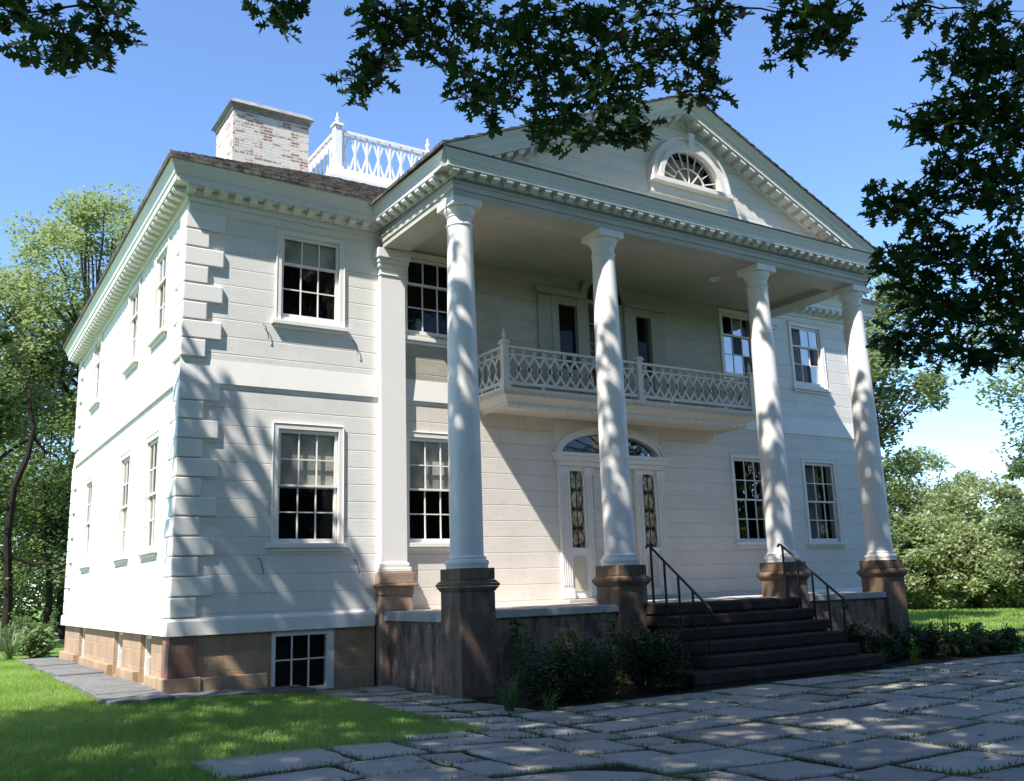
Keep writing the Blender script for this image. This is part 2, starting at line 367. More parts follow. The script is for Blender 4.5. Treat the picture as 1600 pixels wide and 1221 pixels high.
def sweep(mb, prof, path, closed, dz=None, out=None):
    """profile [(out, z)] carried round a 2-D path (x,y), mitred; out = sign of outward normal"""
    n = len(path); k = len(prof); vs = []
    for i, (x, y) in enumerate(path):
        p0 = Vector(path[i-1]) if (i or closed) else None; p1 = Vector(path[(i+1) % n]) if (i < n-1 or closed) else None
        c = Vector((x, y)); e0 = (c-p0).normalized() if p0 is not None else None; e1 = (p1-c).normalized() if p1 is not None else None
        nn = [Vector((e.y, -e.x)) for e in (e0, e1) if e is not None]
        m = nn[0] if len(nn) == 1 else (nn[0]+nn[1])/(1+nn[0].dot(nn[1]))
        for o_, z in prof: vs.append((x+m.x*o_, y+m.y*o_, z+(dz[i] if dz else 0)))
    fs = []
    for i in range(n if closed else n-1):
        j = (i+1) % n
        for a in range(k-1): fs.append((i*k+a, j*k+a, j*k+a+1, i*k+a+1))
    mb.add(vs, fs)
    if not closed: mb.f += []
    return mb
def fast_mesh(name, V, L, counts, mat, parent=None, tint=None, smooth=False):
    """V (N,3), L flat vertex indices, counts per polygon"""
    me = bpy.data.meshes.new(name); me.vertices.add(len(V)); me.vertices.foreach_set('co', np.asarray(V, np.float32).ravel())
    me.loops.add(len(L)); me.loops.foreach_set('vertex_index', np.asarray(L, np.int32)); me.polygons.add(len(counts))
    st = np.zeros(len(counts), np.int32); st[1:] = np.cumsum(counts)[:-1]; me.polygons.foreach_set('loop_start', st)
    if tint is not None:
        a = me.attributes.new('tint', 'FLOAT', 'FACE'); a.data.foreach_set('value', np.asarray(tint, np.float32))
    me.update(calc_edges=True); me.materials.append(mat)
    o = bpy.data.objects.new(name, me); col.objects.link(o)
    if parent: o.parent = parent
    return o
# ------------------------------------------------------------------ the mansion
CX, W, D = 9.036, 18.072, 11.93
def mir(x): return 2*CX-x
house = empty('mansion', (0, 0, 0))
tag(house, 'white two storey mansion with four columned portico, quoins and brick chimney', 'mansion')
WZ = 8.25
XW = (2.225, 4.73, mir(4.73), mir(2.225)); YS = (1.93, 4.48, 9.05)
LO, UP = 2.19, 6.15        # foot of the sills
HW, HWS = .56, .49
def hole_lo(x, h): return (x-h, x+h, LO+.14, 4.32)
def hole_up(x, h): return (x-h, x+h, UP+.22, 7.93)
front_holes = [hole_lo(x, HW) for x in XW]+[hole_up(x, HW) for x in XW]
door_hole = (7.62, 10.45, 1.12, 4.78); pal_hole = (7.62, 10.50, 5.2, 7.65)
PXL, PXR = 3.83, mir(3.83)
def wall(name, mat, u0, u1, v0, v1, holes, axis='y', c=0.0, t=.25):
    return panel(MB(), axis, c, t, u0, u1, v0, v1, holes).build(name, mat, house)
inb = lambda hs, u0, u1, v0, v1: [h for h in hs if h[0] >= u0 and h[1] <= u1 and h[2] >= v0 and h[3] <= v1]
wall('front_wall', M['siding'], 0, PXL, .9, WZ, inb(front_holes, 0, PXL, 0, 9))
wall('front_wall', M['siding'], PXR, W, .9, WZ, inb(front_holes, PXR, W, 0, 9))
wall('porch_wall', M['siding_porch'], PXL, PXR, 1.0, 5.03, inb(front_holes+[door_hole], PXL, PXR, 0, 5.03))
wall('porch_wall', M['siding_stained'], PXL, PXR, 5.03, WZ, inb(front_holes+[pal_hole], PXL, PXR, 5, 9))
side_holes = [hole_lo(y, HWS) for y in YS]+[hole_up(y, HWS) for y in YS]
wall('side_wall', M['siding'], 0.0, D, .9, WZ, side_holes, 'x')
wall('side_wall', M['siding'], 0.0, D, .9, WZ, [], 'x', W, -.25)
wall('back_wall', M['siding'], 0, W, .9, WZ, [], 'y', D, -.25)

# belt course, water table, quoins
def ring_path(parts): return parts
def strip_front(mb, x0, x1, z0, z1, d): mb.box(x0, x1, -d, -.001, z0, z1)
for x0, x1 in ((-.045, 3.55), (4.11, 5.6), (mir(5.6), mir(4.11)), (mir(3.55), W+.045)): MB().add([(x0, -.035, 5.03), (x1, -.035, 5.03), (x1, .003, 5.03), (x0, .003, 5.03), (x0, -.001, 5.45), (x1, -.001, 5.45), (x1, .003, 5.45), (x0, .003, 5.45)], [(0,3,2,1),(4,5,6,7),(0,1,5,4),(1,2,6,5),(2,3,7,6),(3,0,4,7)]).build('belt_course', M['trim'], house, bevel=.006)
MB().add([(-.05, .004, 5.03), (-.05, D, 5.03), (.003, D, 5.03), (.003, .004, 5.03), (-.006, .004, 5.45), (-.006, D, 5.45), (.003, D, 5.45), (.003, .004, 5.45)], [(0,3,2,1),(4,5,6,7),(0,1,5,4),(1,2,6,5),(2,3,7,6),(3,0,4,7)]).build('belt_course', M['trim'], house, bevel=.006)
b = MB()
wt = [(0, .88), (.09, .88), (.09, 1.10), (.07, 1.13), (.0, 1.16)]
sweep(b, wt, [(3.45, 0), (0, 0), (0, D), (W, D), (W, 0), (mir(3.45), 0)][::-1], False)
b.build('water_table', M['trim'], house)
def quoins(sx, sy, cx, cy):
    def blk(z0, z1, ln):
        l2 = .62 if ln < .5 else .36; p = .058; q = [(-p, -p), (ln, -p), (ln, .002), (.002, .002), (.002, l2), (-p, l2)]
        P = [(cx+sx*x, cy+sy*y) for x, y in q]; z0 += .007; z1 -= .007
        m = MB(); m.add([(x, y, z0) for x, y in P]+[(x, y, z1) for x, y in P], [(0, 1, 2, 3, 4, 5)[::-1], (6, 7, 8, 9, 10, 11)]+[(k, (k+1) % 6, 6+(k+1) % 6, 6+k) for k in range(6)])
        m.build('quoin', M['trim'], house, bevel=.02)
    p = (5.03-1.16)/12
    for i in range(12): blk(5.03-(i+1)*p, 5.03-i*p, .62 if i % 2 == 0 else .36)
    p = .3265
    for i in range(8): blk(5.45+i*p, 5.45+(i+1)*p, .36 if i % 2 == 0 else .62)
quoins(1, 1, 0, 0); quoins(-1, 1, W, 0); quoins(1, -1, 0, D)

# cornice of the main block
EZ = 8.80
hp = [(0, -.62), (.04, -.62), (.04, -.50), (.07, -.47), (.10, -.44), (.10, -.405), (.31, -.40), (.31, -.29), (.33, -.27), (.345, -.22), (.38, -.14), (.42, -.07), (.43, -.03), (.43, 0), (.0, .02)]
hp = [(o, EZ+z) for o, z in hp]
cpath = [(0, 0), (3.5, 0), (mir(3.5), 0), (W, 0), (W, D), (0, D)]; cdz = [.06, .0, .0, .06, -.2, -.32]
b = MB(); sweep(b, hp, cpath, True, cdz); corn = b.build('cornice', M['cornice'], house)
def dz_at(x, y):
    if y < .01: return np.interp(x, [0, 3.5, mir(3.5), W], [.06, .0, .0, .06])
    return .06+(-.38)*y/D
MODM = {}
def modillion(parent, ax, u, z, c, sgn, w=.13, o0=.101, o1=.29, h=.12):
    """small scrolled block: tall at the wall, thin at the tip; every block is a copy of one mesh"""
    key = (w, o0, o1, h)
    if key not in MODM:
        pr = [(o0, 0), (o1, 0), (o1, -h*.5), (o1-.02, -h*.75), (o0+.07, -h*.85), (o0+.04, -h), (o0, -h)]
        n = len(pr); m = MB(); m.add([(s_, -o_, zz) for s_ in (-w/2, w/2) for o_, zz in pr], [tuple(range(n)), tuple(range(n, 2*n))[::-1]]+[(k, (k+1) % n, n+(k+1) % n, n+k) for k in range(n)])
        o = m.build('modillion', M['cornice'], parent); MODM[key] = o
    else:
        o = MODM[key].copy(); col.objects.link(o); o.parent = parent
    o.location = (u, c, z) if ax == 'x' else (c, u, z)
    o.rotation_euler = (0, 0, 0 if ax == 'x' else (-math.pi/2 if sgn < 0 else math.pi/2))
    return o
for k in range(13): x = -.02+.27*k; modillion(corn, 'x', x, EZ-.402+dz_at(x, 0), 0, -1)
for k in range(13): x = W+.02-.27*k; modillion(corn, 'x', x, EZ-.402+dz_at(x, 0), 0, -1)
for k in range(45): y = .0+.27*k; modillion(corn, 'y', y, EZ-.402+dz_at(0, y), 0, -1)

# main roof
e = .45; dk = 4.5; RZ = 11.52
b = MB(); rr = random.Random(4)
eave = {'f': [(-e, -e, EZ+.09), (3.5, -e, EZ+.03), (mir(3.5), -e, EZ+.03), (W+e, -e, EZ+.09)], 'r': [(W+e, -e, EZ+.09), (W+e, D+e, EZ-.18)],
        'b': [(W+e, D+e, EZ-.18), (-e, D+e, EZ-.28)], 'l': [(-e, D+e, EZ-.28), (-e, -e, EZ+.09)]}
ridge = {'f': ((dk, dk), (W-dk, dk)), 'r': ((W-dk, dk), (W-dk, D-dk)), 'b': ((W-dk, D-dk), (dk, D-dk)), 'l': ((dk, D-dk), (dk, dk))}
NC = 30
for side in 'frbl':
    E_ = [Vector(p) for p in eave[side]]; L_ = sum((E_[i+1]-E_[i]).length for i in range(len(E_)-1)); acc = 0; ts = [0]
    for i in range(len(E_)-1): acc += (E_[i+1]-E_[i]).length; ts.append(acc/L_)
    def low(t):
        for i in range(len(ts)-1):
            if t <= ts[i+1]+1e-9: return E_[i].lerp(E_[i+1], (t-ts[i])/(ts[i+1]-ts[i]))
    R0, R1 = [Vector((*p, RZ)) for p in ridge[side]]
    def S(t, s): return low(t).lerp(R0.lerp(R1, t), s)
    n = 90 if side == 'f' else 30
    for c_ in range(NC):
        s0, s1 = c_/NC, (c_+1)/NC; cuts = sorted([0, 1]+[rr.random() for _ in range(n)]+ts[1:-1])
        for q in range(len(cuts)-1):
            t0, t1 = cuts[q], cuts[q+1]; dz = Vector((0, 0, .022+rr.uniform(-.008, .012))); sl = s0-rr.uniform(0, .22)/NC if c_ else 0
            A0, A1, B1, B0 = S(t0, sl), S(t1, sl), S(t1, s1), S(t0, s1)
            b.add([A0+dz, A1+dz, B1, B0, A0-Vector((0, 0, .03 if c_ else .10)), A1-Vector((0, 0, .03 if c_ else .10))], [(0, 1, 2, 3), (4, 5, 1, 0)])
b.add([(dk, dk, RZ), (W-dk, dk, RZ), (W-dk, D-dk, RZ), (dk, D-dk, RZ)], [(0, 1, 2, 3)])
roof = b.build('roof', M['shingle'], house)
# roof walk kerb and balustrade (sub-parts of the roof)
b = MB()
b.box(dk-.30, W-dk+.30, dk-.30, D-dk+.30, RZ-.16, RZ-.04); b.box(dk-.22, W-dk+.22, dk-.22, D-dk+.22, RZ-.038, RZ+.10)
b.box(dk-.16, W-dk+.16, dk-.16, D-dk+.16, RZ+.102, RZ+.20)
b.build('walk_kerb', M['lattice'], roof, bevel=.01)
def straight_rail(p, q, ztop, zbot, n, parent):
    p = Vector(p); q = Vector(q); d = (q-p); L = d.length; t = d.normalized(); b = MB()
    nrm = (-t.y, t.x, 0)
    up = lambda s, z: (p.x+t.x*s, p.y+t.y*s, z)
    b.bar(up(.08, ztop), up(L-.08, ztop), .11, .07, (0, 0, 1)); b.bar(up(.08, zbot), up(L-.08, zbot), .07, .06, (0, 0, 1))
    b.bar(up(.1, ztop-.14), up(L-.1, ztop-.14), .03, .03, (0, 0, 1))
    w = L/n
    for i in range(n):
        s = (i+.5)*w; z0, z1 = zbot+.03, ztop-.035
        b.bar(up(s, z0), up(s, z1), .046, .04, nrm)
        b.bar(up(s-w*.46, z0), up(s+w*.46, z1-.05), .048, .026, nrm)
        b.bar(up(s+w*.46, z0), up(s-w*.46, z1-.05), .048, .02, nrm)
    return b.build('roof_railing', M['lattice'], parent)
wx0, wx1, wy0, wy1 = dk+.05, W-dk-.05, dk+.05, D-dk-.05; zt, zb = RZ+1.30, RZ+.27
straight_rail((wx0, wy0, 0), (CX, wy0, 0), zt, zb, 14, roof); straight_rail((CX, wy0, 0), (wx1, wy0, 0), zt, zb, 13, roof)
straight_rail((wx0, wy0, 0), (wx0, wy1, 0), zt, zb, 10, roof); straight_rail((wx1, wy0, 0), (wx1, wy1, 0), zt, zb, 10, roof)
straight_rail((wx0, wy1, 0), (wx1, wy1, 0), zt, zb, 26, roof)
fin = [(.055, 0), (.055, .03), (.03, .05), (.03, .07), (.06, .11), (.07, .15), (.055, .19), (.025, .22), (.035, .25), (.022, .32), (.005, .38)]
def post(x, y, z0, z1, w, parent, mat, finial=True, s=1.0):
    b = MB(); b.box(x-w/2, x+w/2, y-w/2, y+w/2, z0+.10, z1); b.box(x-w*.7, x+w*.7, y-w*.7, y+w*.7, z0, z0+.10)
    b.box(x-w*.72, x+w*.72, y-w*.72, y+w*.72, z1, z1+.05); b.box(x-w*.58, x+w*.58, y-w*.58, y+w*.58, z1+.05, z1+.085)
    b.build('newel_post', mat, parent, bevel=.008)
    if finial:
        MB().lathe(x, y, [(r*s, z1+.085+z*s) for r, z in fin], 14).build('finial', mat, parent, smooth=True)
for x, y in ((wx0, wy0), (CX, wy0), (wx1, wy0), (wx0, wy1), (wx1, wy1)): post(x, y, RZ+.2, zt+.10, .19, roof, M['lattice'], True, .85)
# a mid post with finial near the portico roof
post(wx0+2.55, wy0, RZ+.2, zt-.04, .12, roof, M['lattice'])
# chimney
def chimney(x0, x1, y0, y1, zt_):
    ch = MB().box(x0, x1, y0, y1, 9.5, zt_).build('chimney', M['chimney'], roof)
    b = MB(); h = .115
    b.box(x0-.03, x1+.03, y0-.03, y1+.03, zt_, zt_+.07)
    b.add([(x0-h, y0-h, zt_+.14), (x1+h, y0-h, zt_+.14), (x1+h, y1+h, zt_+.14), (x0-h, y1+h, zt_+.14), (x0+.02, y0+.02, zt_+.30), (x1-.02, y0+.02, zt_+.30), (x1-.02, y1-.02, zt_+.30), (x0+.02, y1-.02, zt_+.30)],
          [(4, 5, 6, 7), (0, 1, 5, 4), (1, 2, 6, 5), (2, 3, 7, 6), (3, 0, 4, 7)])
    b.add([(x0-.03, y0-.03, zt_+.071), (x1+.03, y0-.03, zt_+.071), (x1+.03, y1+.03, zt_+.071), (x0-.03, y1+.03, zt_+.071), (x0-h, y0-h, zt_+.139), (x1+h, y0-h, zt_+.139), (x1+h, y1+h, zt_+.139), (x0-h, y1+h, zt_+.139)],
          [(0, 1, 5, 4), (1, 2, 6, 5), (2, 3, 7, 6), (3, 0, 4, 7)])
    b.build('chimney_cap', M['capstone'], roof)
CH = (2.08, 3.97, 5.0, 6.5, 12.98)
chimney(*CH)

# windows (built round a local origin on the wall line at the sill's foot; y- is outside)
pr_blind = random.Random(2)
def window(lower, w, loc, rotz, blind='blind', side=False):
    h = w/2; o = loc
    gz0, gz1 = (.22, 2.07) if lower else (.30, 1.72)
    top = gz1+.06
    L = []
    c = MB()     # casing, proud of the boards
    c.box(-h-.145, -h-.058, -.03, .002, .14, top+.09); c.box(h+.058, h+.145, -.03, .002, .14, top+.09); c.box(-h-.058, h+.058, -.03, .002, top, top+.09)
    c.box(-h-.16, -h-.142, -.042, .002, .14, top+.108); c.box(h+.142, h+.16, -.042, .002, .14, top+.108); c.box(-h-.142, h+.142, -.042, .002, top+.092, top+.108)
    win = c.build('window', M['trim'], house, loc=loc, rotz=rotz, bevel=.005)
    s = MB(); s.box(-h-.23, h+.23, -.10, .05, .06, .14); s.box(-h-.17, h+.17, -.045, .002, .0, .058)
    s.build('sill', M['trim'], win, bevel=.008)
    rows = 4 if lower else 3
    ph = (gz1-gz0)/rows
    meet = gz0+2*ph
    for nm, a, b_, yy in (('lower_sash', gz0, meet, .055), ('upper_sash', meet, gz1, .02)):
        f = MB(); zb_ = a-(.09 if (nm == 'lower_sash') else .02); zt_ = b_+(.055 if nm == 'upper_sash' else .02)
        f.box(-h-.05, -h, yy, yy+.04, zb_, zt_); f.box(h, h+.05, yy, yy+.04, zb_, zt_)
        f.box(-h, h, yy, yy+.04, zb_, a+.003 if nm == 'lower_sash' else a+.02); f.box(-h, h, yy, yy+.04, b_-.002 if nm == 'upper_sash' else b_-.02, zt_)
        for i in (1, 2):
            x = -h+w*i/3; f.box(x-.011, x+.011, yy+.006, yy+.034, a, b_)
        nr = round((b_-a)/ph)
        for r in range(1, nr):
            z = a+r*ph; f.box(-h, h, yy+.009, yy+.031, z-.011, z+.011)
        f.build(nm, M['trim'], win)
    g = MB()     # each light of old glass sits at its own slight angle
    for r in range(rows):
        for q in range(3):
            y = .077 if r < 2 else .042; t1, t2 = pr_blind.uniform(-.0016, .0016), pr_blind.uniform(-.0016, .0016)
            xa, xb = -h+w*q/3, -h+w*(q+1)/3; za, zb_ = gz0+ph*r, gz0+ph*(r+1)
            g.add([(xa, y-t1-t2, za), (xb, y+t1-t2, za), (xb, y+t1+t2, zb_), (xa, y-t1+t2, zb_)], [(0, 1, 2, 3)])
    g.build('pane', M['glass'], win)
    f = MB()   # parting stops closing the gap between sash and wall opening
    f.box(-h-.059, -h-.04, .10, .2, .05, top); f.box(h+.04, h+.059, .10, .2, .05, top)
    f.build('frame', M['trim'], win)
    r = MB(); r.add([(-h-.3, .26, -.1), (h+.3, .26, -.1), (h+.3, .26, top+.3), (-h-.3, .26, top+.3), (-h-.3, 1.5, -.1), (h+.3, 1.5, -.1), (h+.3, 1.5, top+.3), (-h-.3, 1.5, top+.3)],
                    [(4, 5, 6, 7), (0, 1, 5, 4), (1, 2, 6, 5), (2, 3, 7, 6), (3, 0, 4, 7)]); r.build('room', M['interior'], win)
    if blind == 'blind':
        q = MB(); q.box(-h-.02, h+.02, .108, .114, meet-.02+pr_blind.uniform(-.05, .02), gz1+.04); q.build('blind', M['blind'], win)
    elif blind == 'curtain':
        q = MB(); n = 16; vs = []
        for i in range(n+1):
            x = -h*.45+h*.95*i/n; y = .23+.025*math.sin(i*2.1); vs += [(x, y, gz0), (x, y, gz1)]
        q.add(vs, [(2*i, 2*i+2, 2*i+3, 2*i+1) for i in range(n)]); q.build('curtain', M['curtain'], win)
    elif blind == 'shelf':
        q = MB(); q.box(-h, h, .2, .5, gz0-.02, gz0+.02); q.lathe(-.15, .3, [(.07, gz0+.02), (.07, gz0+.25), (.03, gz0+.33)], 10); q.build('sill_ornament', M['curtain'], win)
    return win
for i, x in enumerate(XW):
    window(True, 1.0, (x, 0, LO), 0, 'blind' if i < 2 else ('curtain' if i == 3 else None))
    window(False, 1.0, (x, 0, UP), 0, 'shelf' if i == 1 else ('curtain' if i == 3 else ('blind' if i == 0 else None)))
for y in YS:
    window(True, .86, (0, y, LO), -math.pi/2, None); window(False, .86, (0, y, UP), -math.pi/2, None)
# iron shutter hooks
def hook(x, z):
    MB().tube([(x-.06, -.02, z+.09), (x-.02, -.05, z+.07), (x+.0, -.055, z), (x+.03, -.05, z-.10), (x+.05, -.04, z-.14), (x+.03, -.035, z-.17)], .008, 5).build('shutter_hook', M['iron'], house)
for x, z in ((1.40, 6.08), (3.10, 5.98), (3.14, 1.95), (5.75, 1.95), (1.4, 2.0)): hook(x, z)

# foundation
b = MB(); bw = (1.63, 2.74)
b2 = panel(MB(), 'y', .02, .4, .0, 3.5, -.3, .88, [(bw[0], bw[1], -.12, .86)])
sh = [(y-.42, y+.42, .02, .86) for y in YS]
panel(b2, 'x', .02, .4, .02, D-.02, -.3, .88, sh)
panel(b2, 'y', .02, .4, mir(3.5), W, -.3, .88, []); panel(b2, 'x', W-.02, -.4, .02, D-.02, -.3, .88, [])
b2.add([(.05, D-.02, -.3), (W, D-.02, -.3), (W, D-.02, .88), (.05, D-.02, .88)], [(0, 1, 2, 3)])
b2.build('foundation', M['sandstone'], house)
b = MB(); b.box(-.045, .40, -.045, .40, .24, .875); b.build('foundation_corner', M['sandstone_corner'], house, bevel=.012)
pl_ = [(-.12, .46, -.12, .46, -.2, .24), (.47, 1.55, -.09, .03, -.2, .22), (2.84, 3.44, -.09, .03, -.3, .22)]
for y0, y1 in ((.47, YS[0]-.5), (YS[0]+.5, YS[1]-.5), (YS[1]+.5, YS[2]-.5), (YS[2]+.5, D)): pl_.append((-.09, .03, y0, y1, -.2, .22))
for q in pl_: MB().box(*q).build('plinth_stone', M['sandstone'], house, bevel=.015)
# basement windows
def basement(loc, rotz, w, h):
    f = MB(); t = .075
    f.box(-w/2, -w/2+t, .0, .12, 0, h); f.box(w/2-t*1.8, w/2, .0, .12, 0, h); f.box(-w/2+t, w/2-t*1.8, .0, .12, h-t, h); f.box(-w/2+t, w/2-t*1.8, .0, .12, 0, t*.7)
    x0, x1 = -w/2+t, w/2-t*1.8
    for i in (1, 2): x = x0+(x1-x0)*i/3; f.box(x-.013, x+.013, .05, .08, t*.7, h-t)
    f.box(x0, x1, .055, .075, h*.52-.012, h*.52+.012)
    o = f.build('basement_window', M['trim'], house, loc=loc, rotz=rotz)
    MB().add([(x0, .07, .03), (x1, .07, .03), (x1, .07, h-.03), (x0, .07, h-.03)], [(0, 1, 2, 3)]).build('pane', M['glass'], o)
    MB().add([(-w/2, .5, -.1), (w/2, .5, -.1), (w/2, .5, h), (-w/2, .5, h), (-w/2, .13, -.1), (w/2, .13, -.1), (w/2, .13, h), (-w/2, .13, h)], [(0, 1, 2, 3), (0, 1, 5, 4), (1, 2, 6, 5), (2, 3, 7, 6), (3, 0, 4, 7)]).build('room', M['interior'], o)
basement((2.185, .03, -.12), 0, 1.11, .98)
for y in YS: basement((.10, y, .02), -math.pi/2, .84, .84)

# ---- portico
YP = -2.716; FZ = 1.12; XC = (3.859, 6.965, mir(6.965), mir(3.859))
def col_prof(z0, z1):
    P = [(.30, z0), (.30, z0+.03), (.335, z0+.05), (.345, z0+.085), (.335, z0+.12), (.30, z0+.135), (.30, z0+.155), (.315, z0+.17), (.30, z0+.19), (.287, z0+.22)]
    return P
def column(x, mat):
    zb_, zt_ = 1.78, 7.89
    sh_ = MB(); pr = []
    for i in range(25):
        t = i/24; r = .268-.056*(t**1.6)+.006*math.sin(math.pi*t); pr.append((r, zb_+.18+(zt_-.37-zb_-.18)*t))
    sh_.lathe(x, YP, pr, 40); c = sh_.build('column', M['column'], house, smooth=True)
    MB().lathe(x, YP, [(.335, zb_+.002), (.335, zb_+.045), (.345, zb_+.06), (.35, zb_+.09), (.335, zb_+.125), (.305, zb_+.135), (.305, zb_+.15), (.315, zb_+.165), (.29, zb_+.185), (.27, zb_+.20)], 40).build('column_base', M['column'], c, smooth=True)
    k = MB().lathe(x, YP, [(r_*.93, z_) for r_, z_ in [(.226, zt_-.40), (.244, zt_-.39), (.250, zt_-.37), (.244, zt_-.35), (.228, zt_-.342), (.226, zt_-.24), (.242, zt_-.23), (.242, zt_-.21), (.25, zt_-.20), (.275, zt_-.16), (.292, zt_-.115), (.294, zt_-.08)]], 40)
    k.build('capital', M['column'], c, smooth=True)
    MB().box(x-.285, x+.285, YP-.30, YP+.285, zt_-.078, zt_+.055).build('abacus', M['column'], c, bevel=.008)
    p = MB(); h = .315
    p.box(x-h, x+h, YP-h, YP+h, -.35, 1.42); p.frustum(x, YP, h, h+.055, 1.42, 1.50); p.box(x-h-.06, x+h+.06, YP-h-.06, YP+h+.06, 1.502, 1.55)
    p.frustum(x, YP, h+.055, h+.005, 1.552, 1.60); p.box(x-h-.003, x+h+.003, YP-h-.003, YP+h+.003, 1.602, 1.78)
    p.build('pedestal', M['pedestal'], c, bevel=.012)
for x in XC: column(x, None)
def pilaster(x):
    pl = MB().box(x-.26, x+.26, -.13, .002, 1.97, 7.58).build('pilaster', M['trim'], house, bevel=.006)
    b = MB(); b.box(x-.28, x+.28, -.15, .002, 7.42, 7.46); b.box(x-.30, x+.30, -.17, .002, 7.58, 7.66); b.box(x-.32, x+.32, -.195, .002, 7.662, 7.75); b.box(x-.35, x+.35, -.23, .002, 7.752, 7.94)
    b.build('pilaster_cap', M['trim'], pl, bevel=.012)
    b = MB(); b.box(x-.29, x+.29, -.17, .002, 1.89, 1.97); b.box(x-.32, x+.32, -.20, .002, 1.80, 1.888); b.build('pilaster_base', M['trim'], pl, bevel=.02)
    b = MB(); b.box(x-.335, x+.335, -.25, .003, 1.60, 1.798); b.box(x-.38, x+.38, -.30, .003, 1.55, 1.598); b.box(x-.33, x+.33, -.245, .003, 1.40, 1.548); b.box(x-.315, x+.315, -.23, .003, -.3, 1.398)
    b.build('pier', M['pier'], pl, bevel=.012)
pilaster(3.83); pilaster(mir(3.83))
# porch platform
px0, px1 = 3.62, mir(3.62)
b = MB(); b.box(px0, px1, -2.93, -.004, -.35, FZ-.161); b.box(px0+.01, px1-.01, -2.92, -2.63, FZ-.161, FZ-.121)
b.build('porch_base', M['porch_stone'], house)
b = MB()
b.box(px0-.05, px1+.05, -3.0, -2.62, FZ-.12, FZ-.004); b.box(px0-.05, px0+.35, -2.618, -.24, FZ-.16, FZ-.004); b.box(px1-.35, px1+.05, -2.618, -.24, FZ-.16, FZ-.004)
b.build('porch_edge', M['slab'], house, bevel=.01)
b = MB(); b.box(px0+.352, px1-.352, -2.616, -.002, FZ-.16, FZ); b.build('porch_floor', M['floor'], house)
# steps
sx0, sx1 = 7.19, 10.88
st = MB(); st.box(sx0+.25, sx1-.12, -4.1, -3.002, -.35, .25); stairs = st.build('staircase', M['step'], house)
rng = random.Random(3)
for k in range(6):
    z1 = FZ-.012-.205*k; y1 = -3.32-.3*k
    b = MB(); x0, x1 = (sx0, sx1) if k < 5 else (6.55, 11.15)
    if k == 5: z1 = .09
    y0 = -2.98 if k == 0 else -3.30-.3*(k-1)+.32
    n = 12; vs = []; z0 = z1-.165
    # slab with a worn, slightly wavy nosing
    for i in range(n+1):
        x = x0+(x1-x0)*i/n; w_ = rng.uniform(-.012, .012); dip = -.012*math.sin(math.pi*i/n)
        vs += [(x, y1+w_, z0), (x, y1+w_*1.2, z1-.02+dip), (x, y1+.02+w_, z1+dip), (x, y0, z1), (x, y0, z0)]
    fs = []
    for i in range(n):
        for q in range(5): r_ = (q+1) % 5; fs.append((i*5+q, i*5+r_, i*5+5+r_, i*5+5+q))
    fs += [(0, 1, 2, 3, 4), tuple(n*5+q for q in range(5))[::-1]]
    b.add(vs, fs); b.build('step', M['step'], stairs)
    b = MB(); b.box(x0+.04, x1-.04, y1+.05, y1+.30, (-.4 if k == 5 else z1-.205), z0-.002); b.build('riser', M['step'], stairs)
# handrails
def handrail(x):
    ytop, ybot = -3.06, -4.42
    ztop, zbot = 2.10, 1.05
    P = lambda t: (x, ytop+(ybot-ytop)*t, ztop+(zbot-ztop)*t)
    pts = [(x, ytop+.09, ztop-.03), (x, ytop+.05, ztop+.02), P(0), P(.25), P(.5), P(.75), P(.97), (x, ybot-.02, zbot-.02), (x, ybot-.05, zbot-.08), (x, ybot-.02, zbot-.15), (x, ybot+.05, zbot-.14)]
    r = MB().tube(pts, .023, 8).build('handrail', M['iron'], house, smooth=True)
    for t in (.02, .26, .50, .74, .97):
        p = P(t); k = 0 if t < .1 else min(5, int((-p[1]-3.02)/.3+.0)); zf = FZ-.02-.205*k
        MB().box(x-.015, x+.015, p[1]-.015, p[1]+.015, zf-.02, p[2]-.01).build('baluster', M['iron'], r)
handrail(7.36); handrail(10.72)
# entablature: two-fascia architrave, frieze, then a modillion cornice with the roof edge on it
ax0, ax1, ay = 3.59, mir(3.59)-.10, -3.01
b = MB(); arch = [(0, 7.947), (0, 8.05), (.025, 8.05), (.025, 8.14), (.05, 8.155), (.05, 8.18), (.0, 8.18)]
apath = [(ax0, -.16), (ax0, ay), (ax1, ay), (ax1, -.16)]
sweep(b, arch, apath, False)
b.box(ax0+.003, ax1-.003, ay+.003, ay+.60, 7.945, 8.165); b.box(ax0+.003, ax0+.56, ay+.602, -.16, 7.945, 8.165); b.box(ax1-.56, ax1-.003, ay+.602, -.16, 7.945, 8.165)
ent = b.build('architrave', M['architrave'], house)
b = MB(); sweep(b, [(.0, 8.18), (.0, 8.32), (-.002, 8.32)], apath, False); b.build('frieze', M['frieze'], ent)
PZ = 8.64
pc = [(0, -.36), (.02, -.36), (.05, -.33), (.05, -.29), (.08, -.275), (.27, -.27), (.27, -.17), (.285, -.155), (.31, -.09), (.345, -.035), (.355, -.02), (.355, 0), (-.3, .012)]
pc = [(o*.84 if o > 0 else o, PZ+z-.02) for o, z in pc]
b = MB(); sweep(b, pc, [(ax0, .3), (ax0, ay), (ax1, ay), (ax1, .3)], False, [.11, 0, 0, .11])
pcn = b.build('portico_cornice', M['cornice'], house)
for k in range(42): x = ax0-.06+.27*k*(ax1-ax0+.12)/(41*.27); modillion(pcn, 'x', x, PZ-.291, ay, -1, .125, .066, .215, .10)
for k in range(11):
    y = ay+.14+.27*k; modillion(pcn, 'y', y, PZ-.291+.033*(y-ay), ax0, -1, .125, .066, .215, .10); modillion(pcn, 'y', y, PZ-.291+.033*(y-ay), ax1, 1, .125, .066, .215, .10)
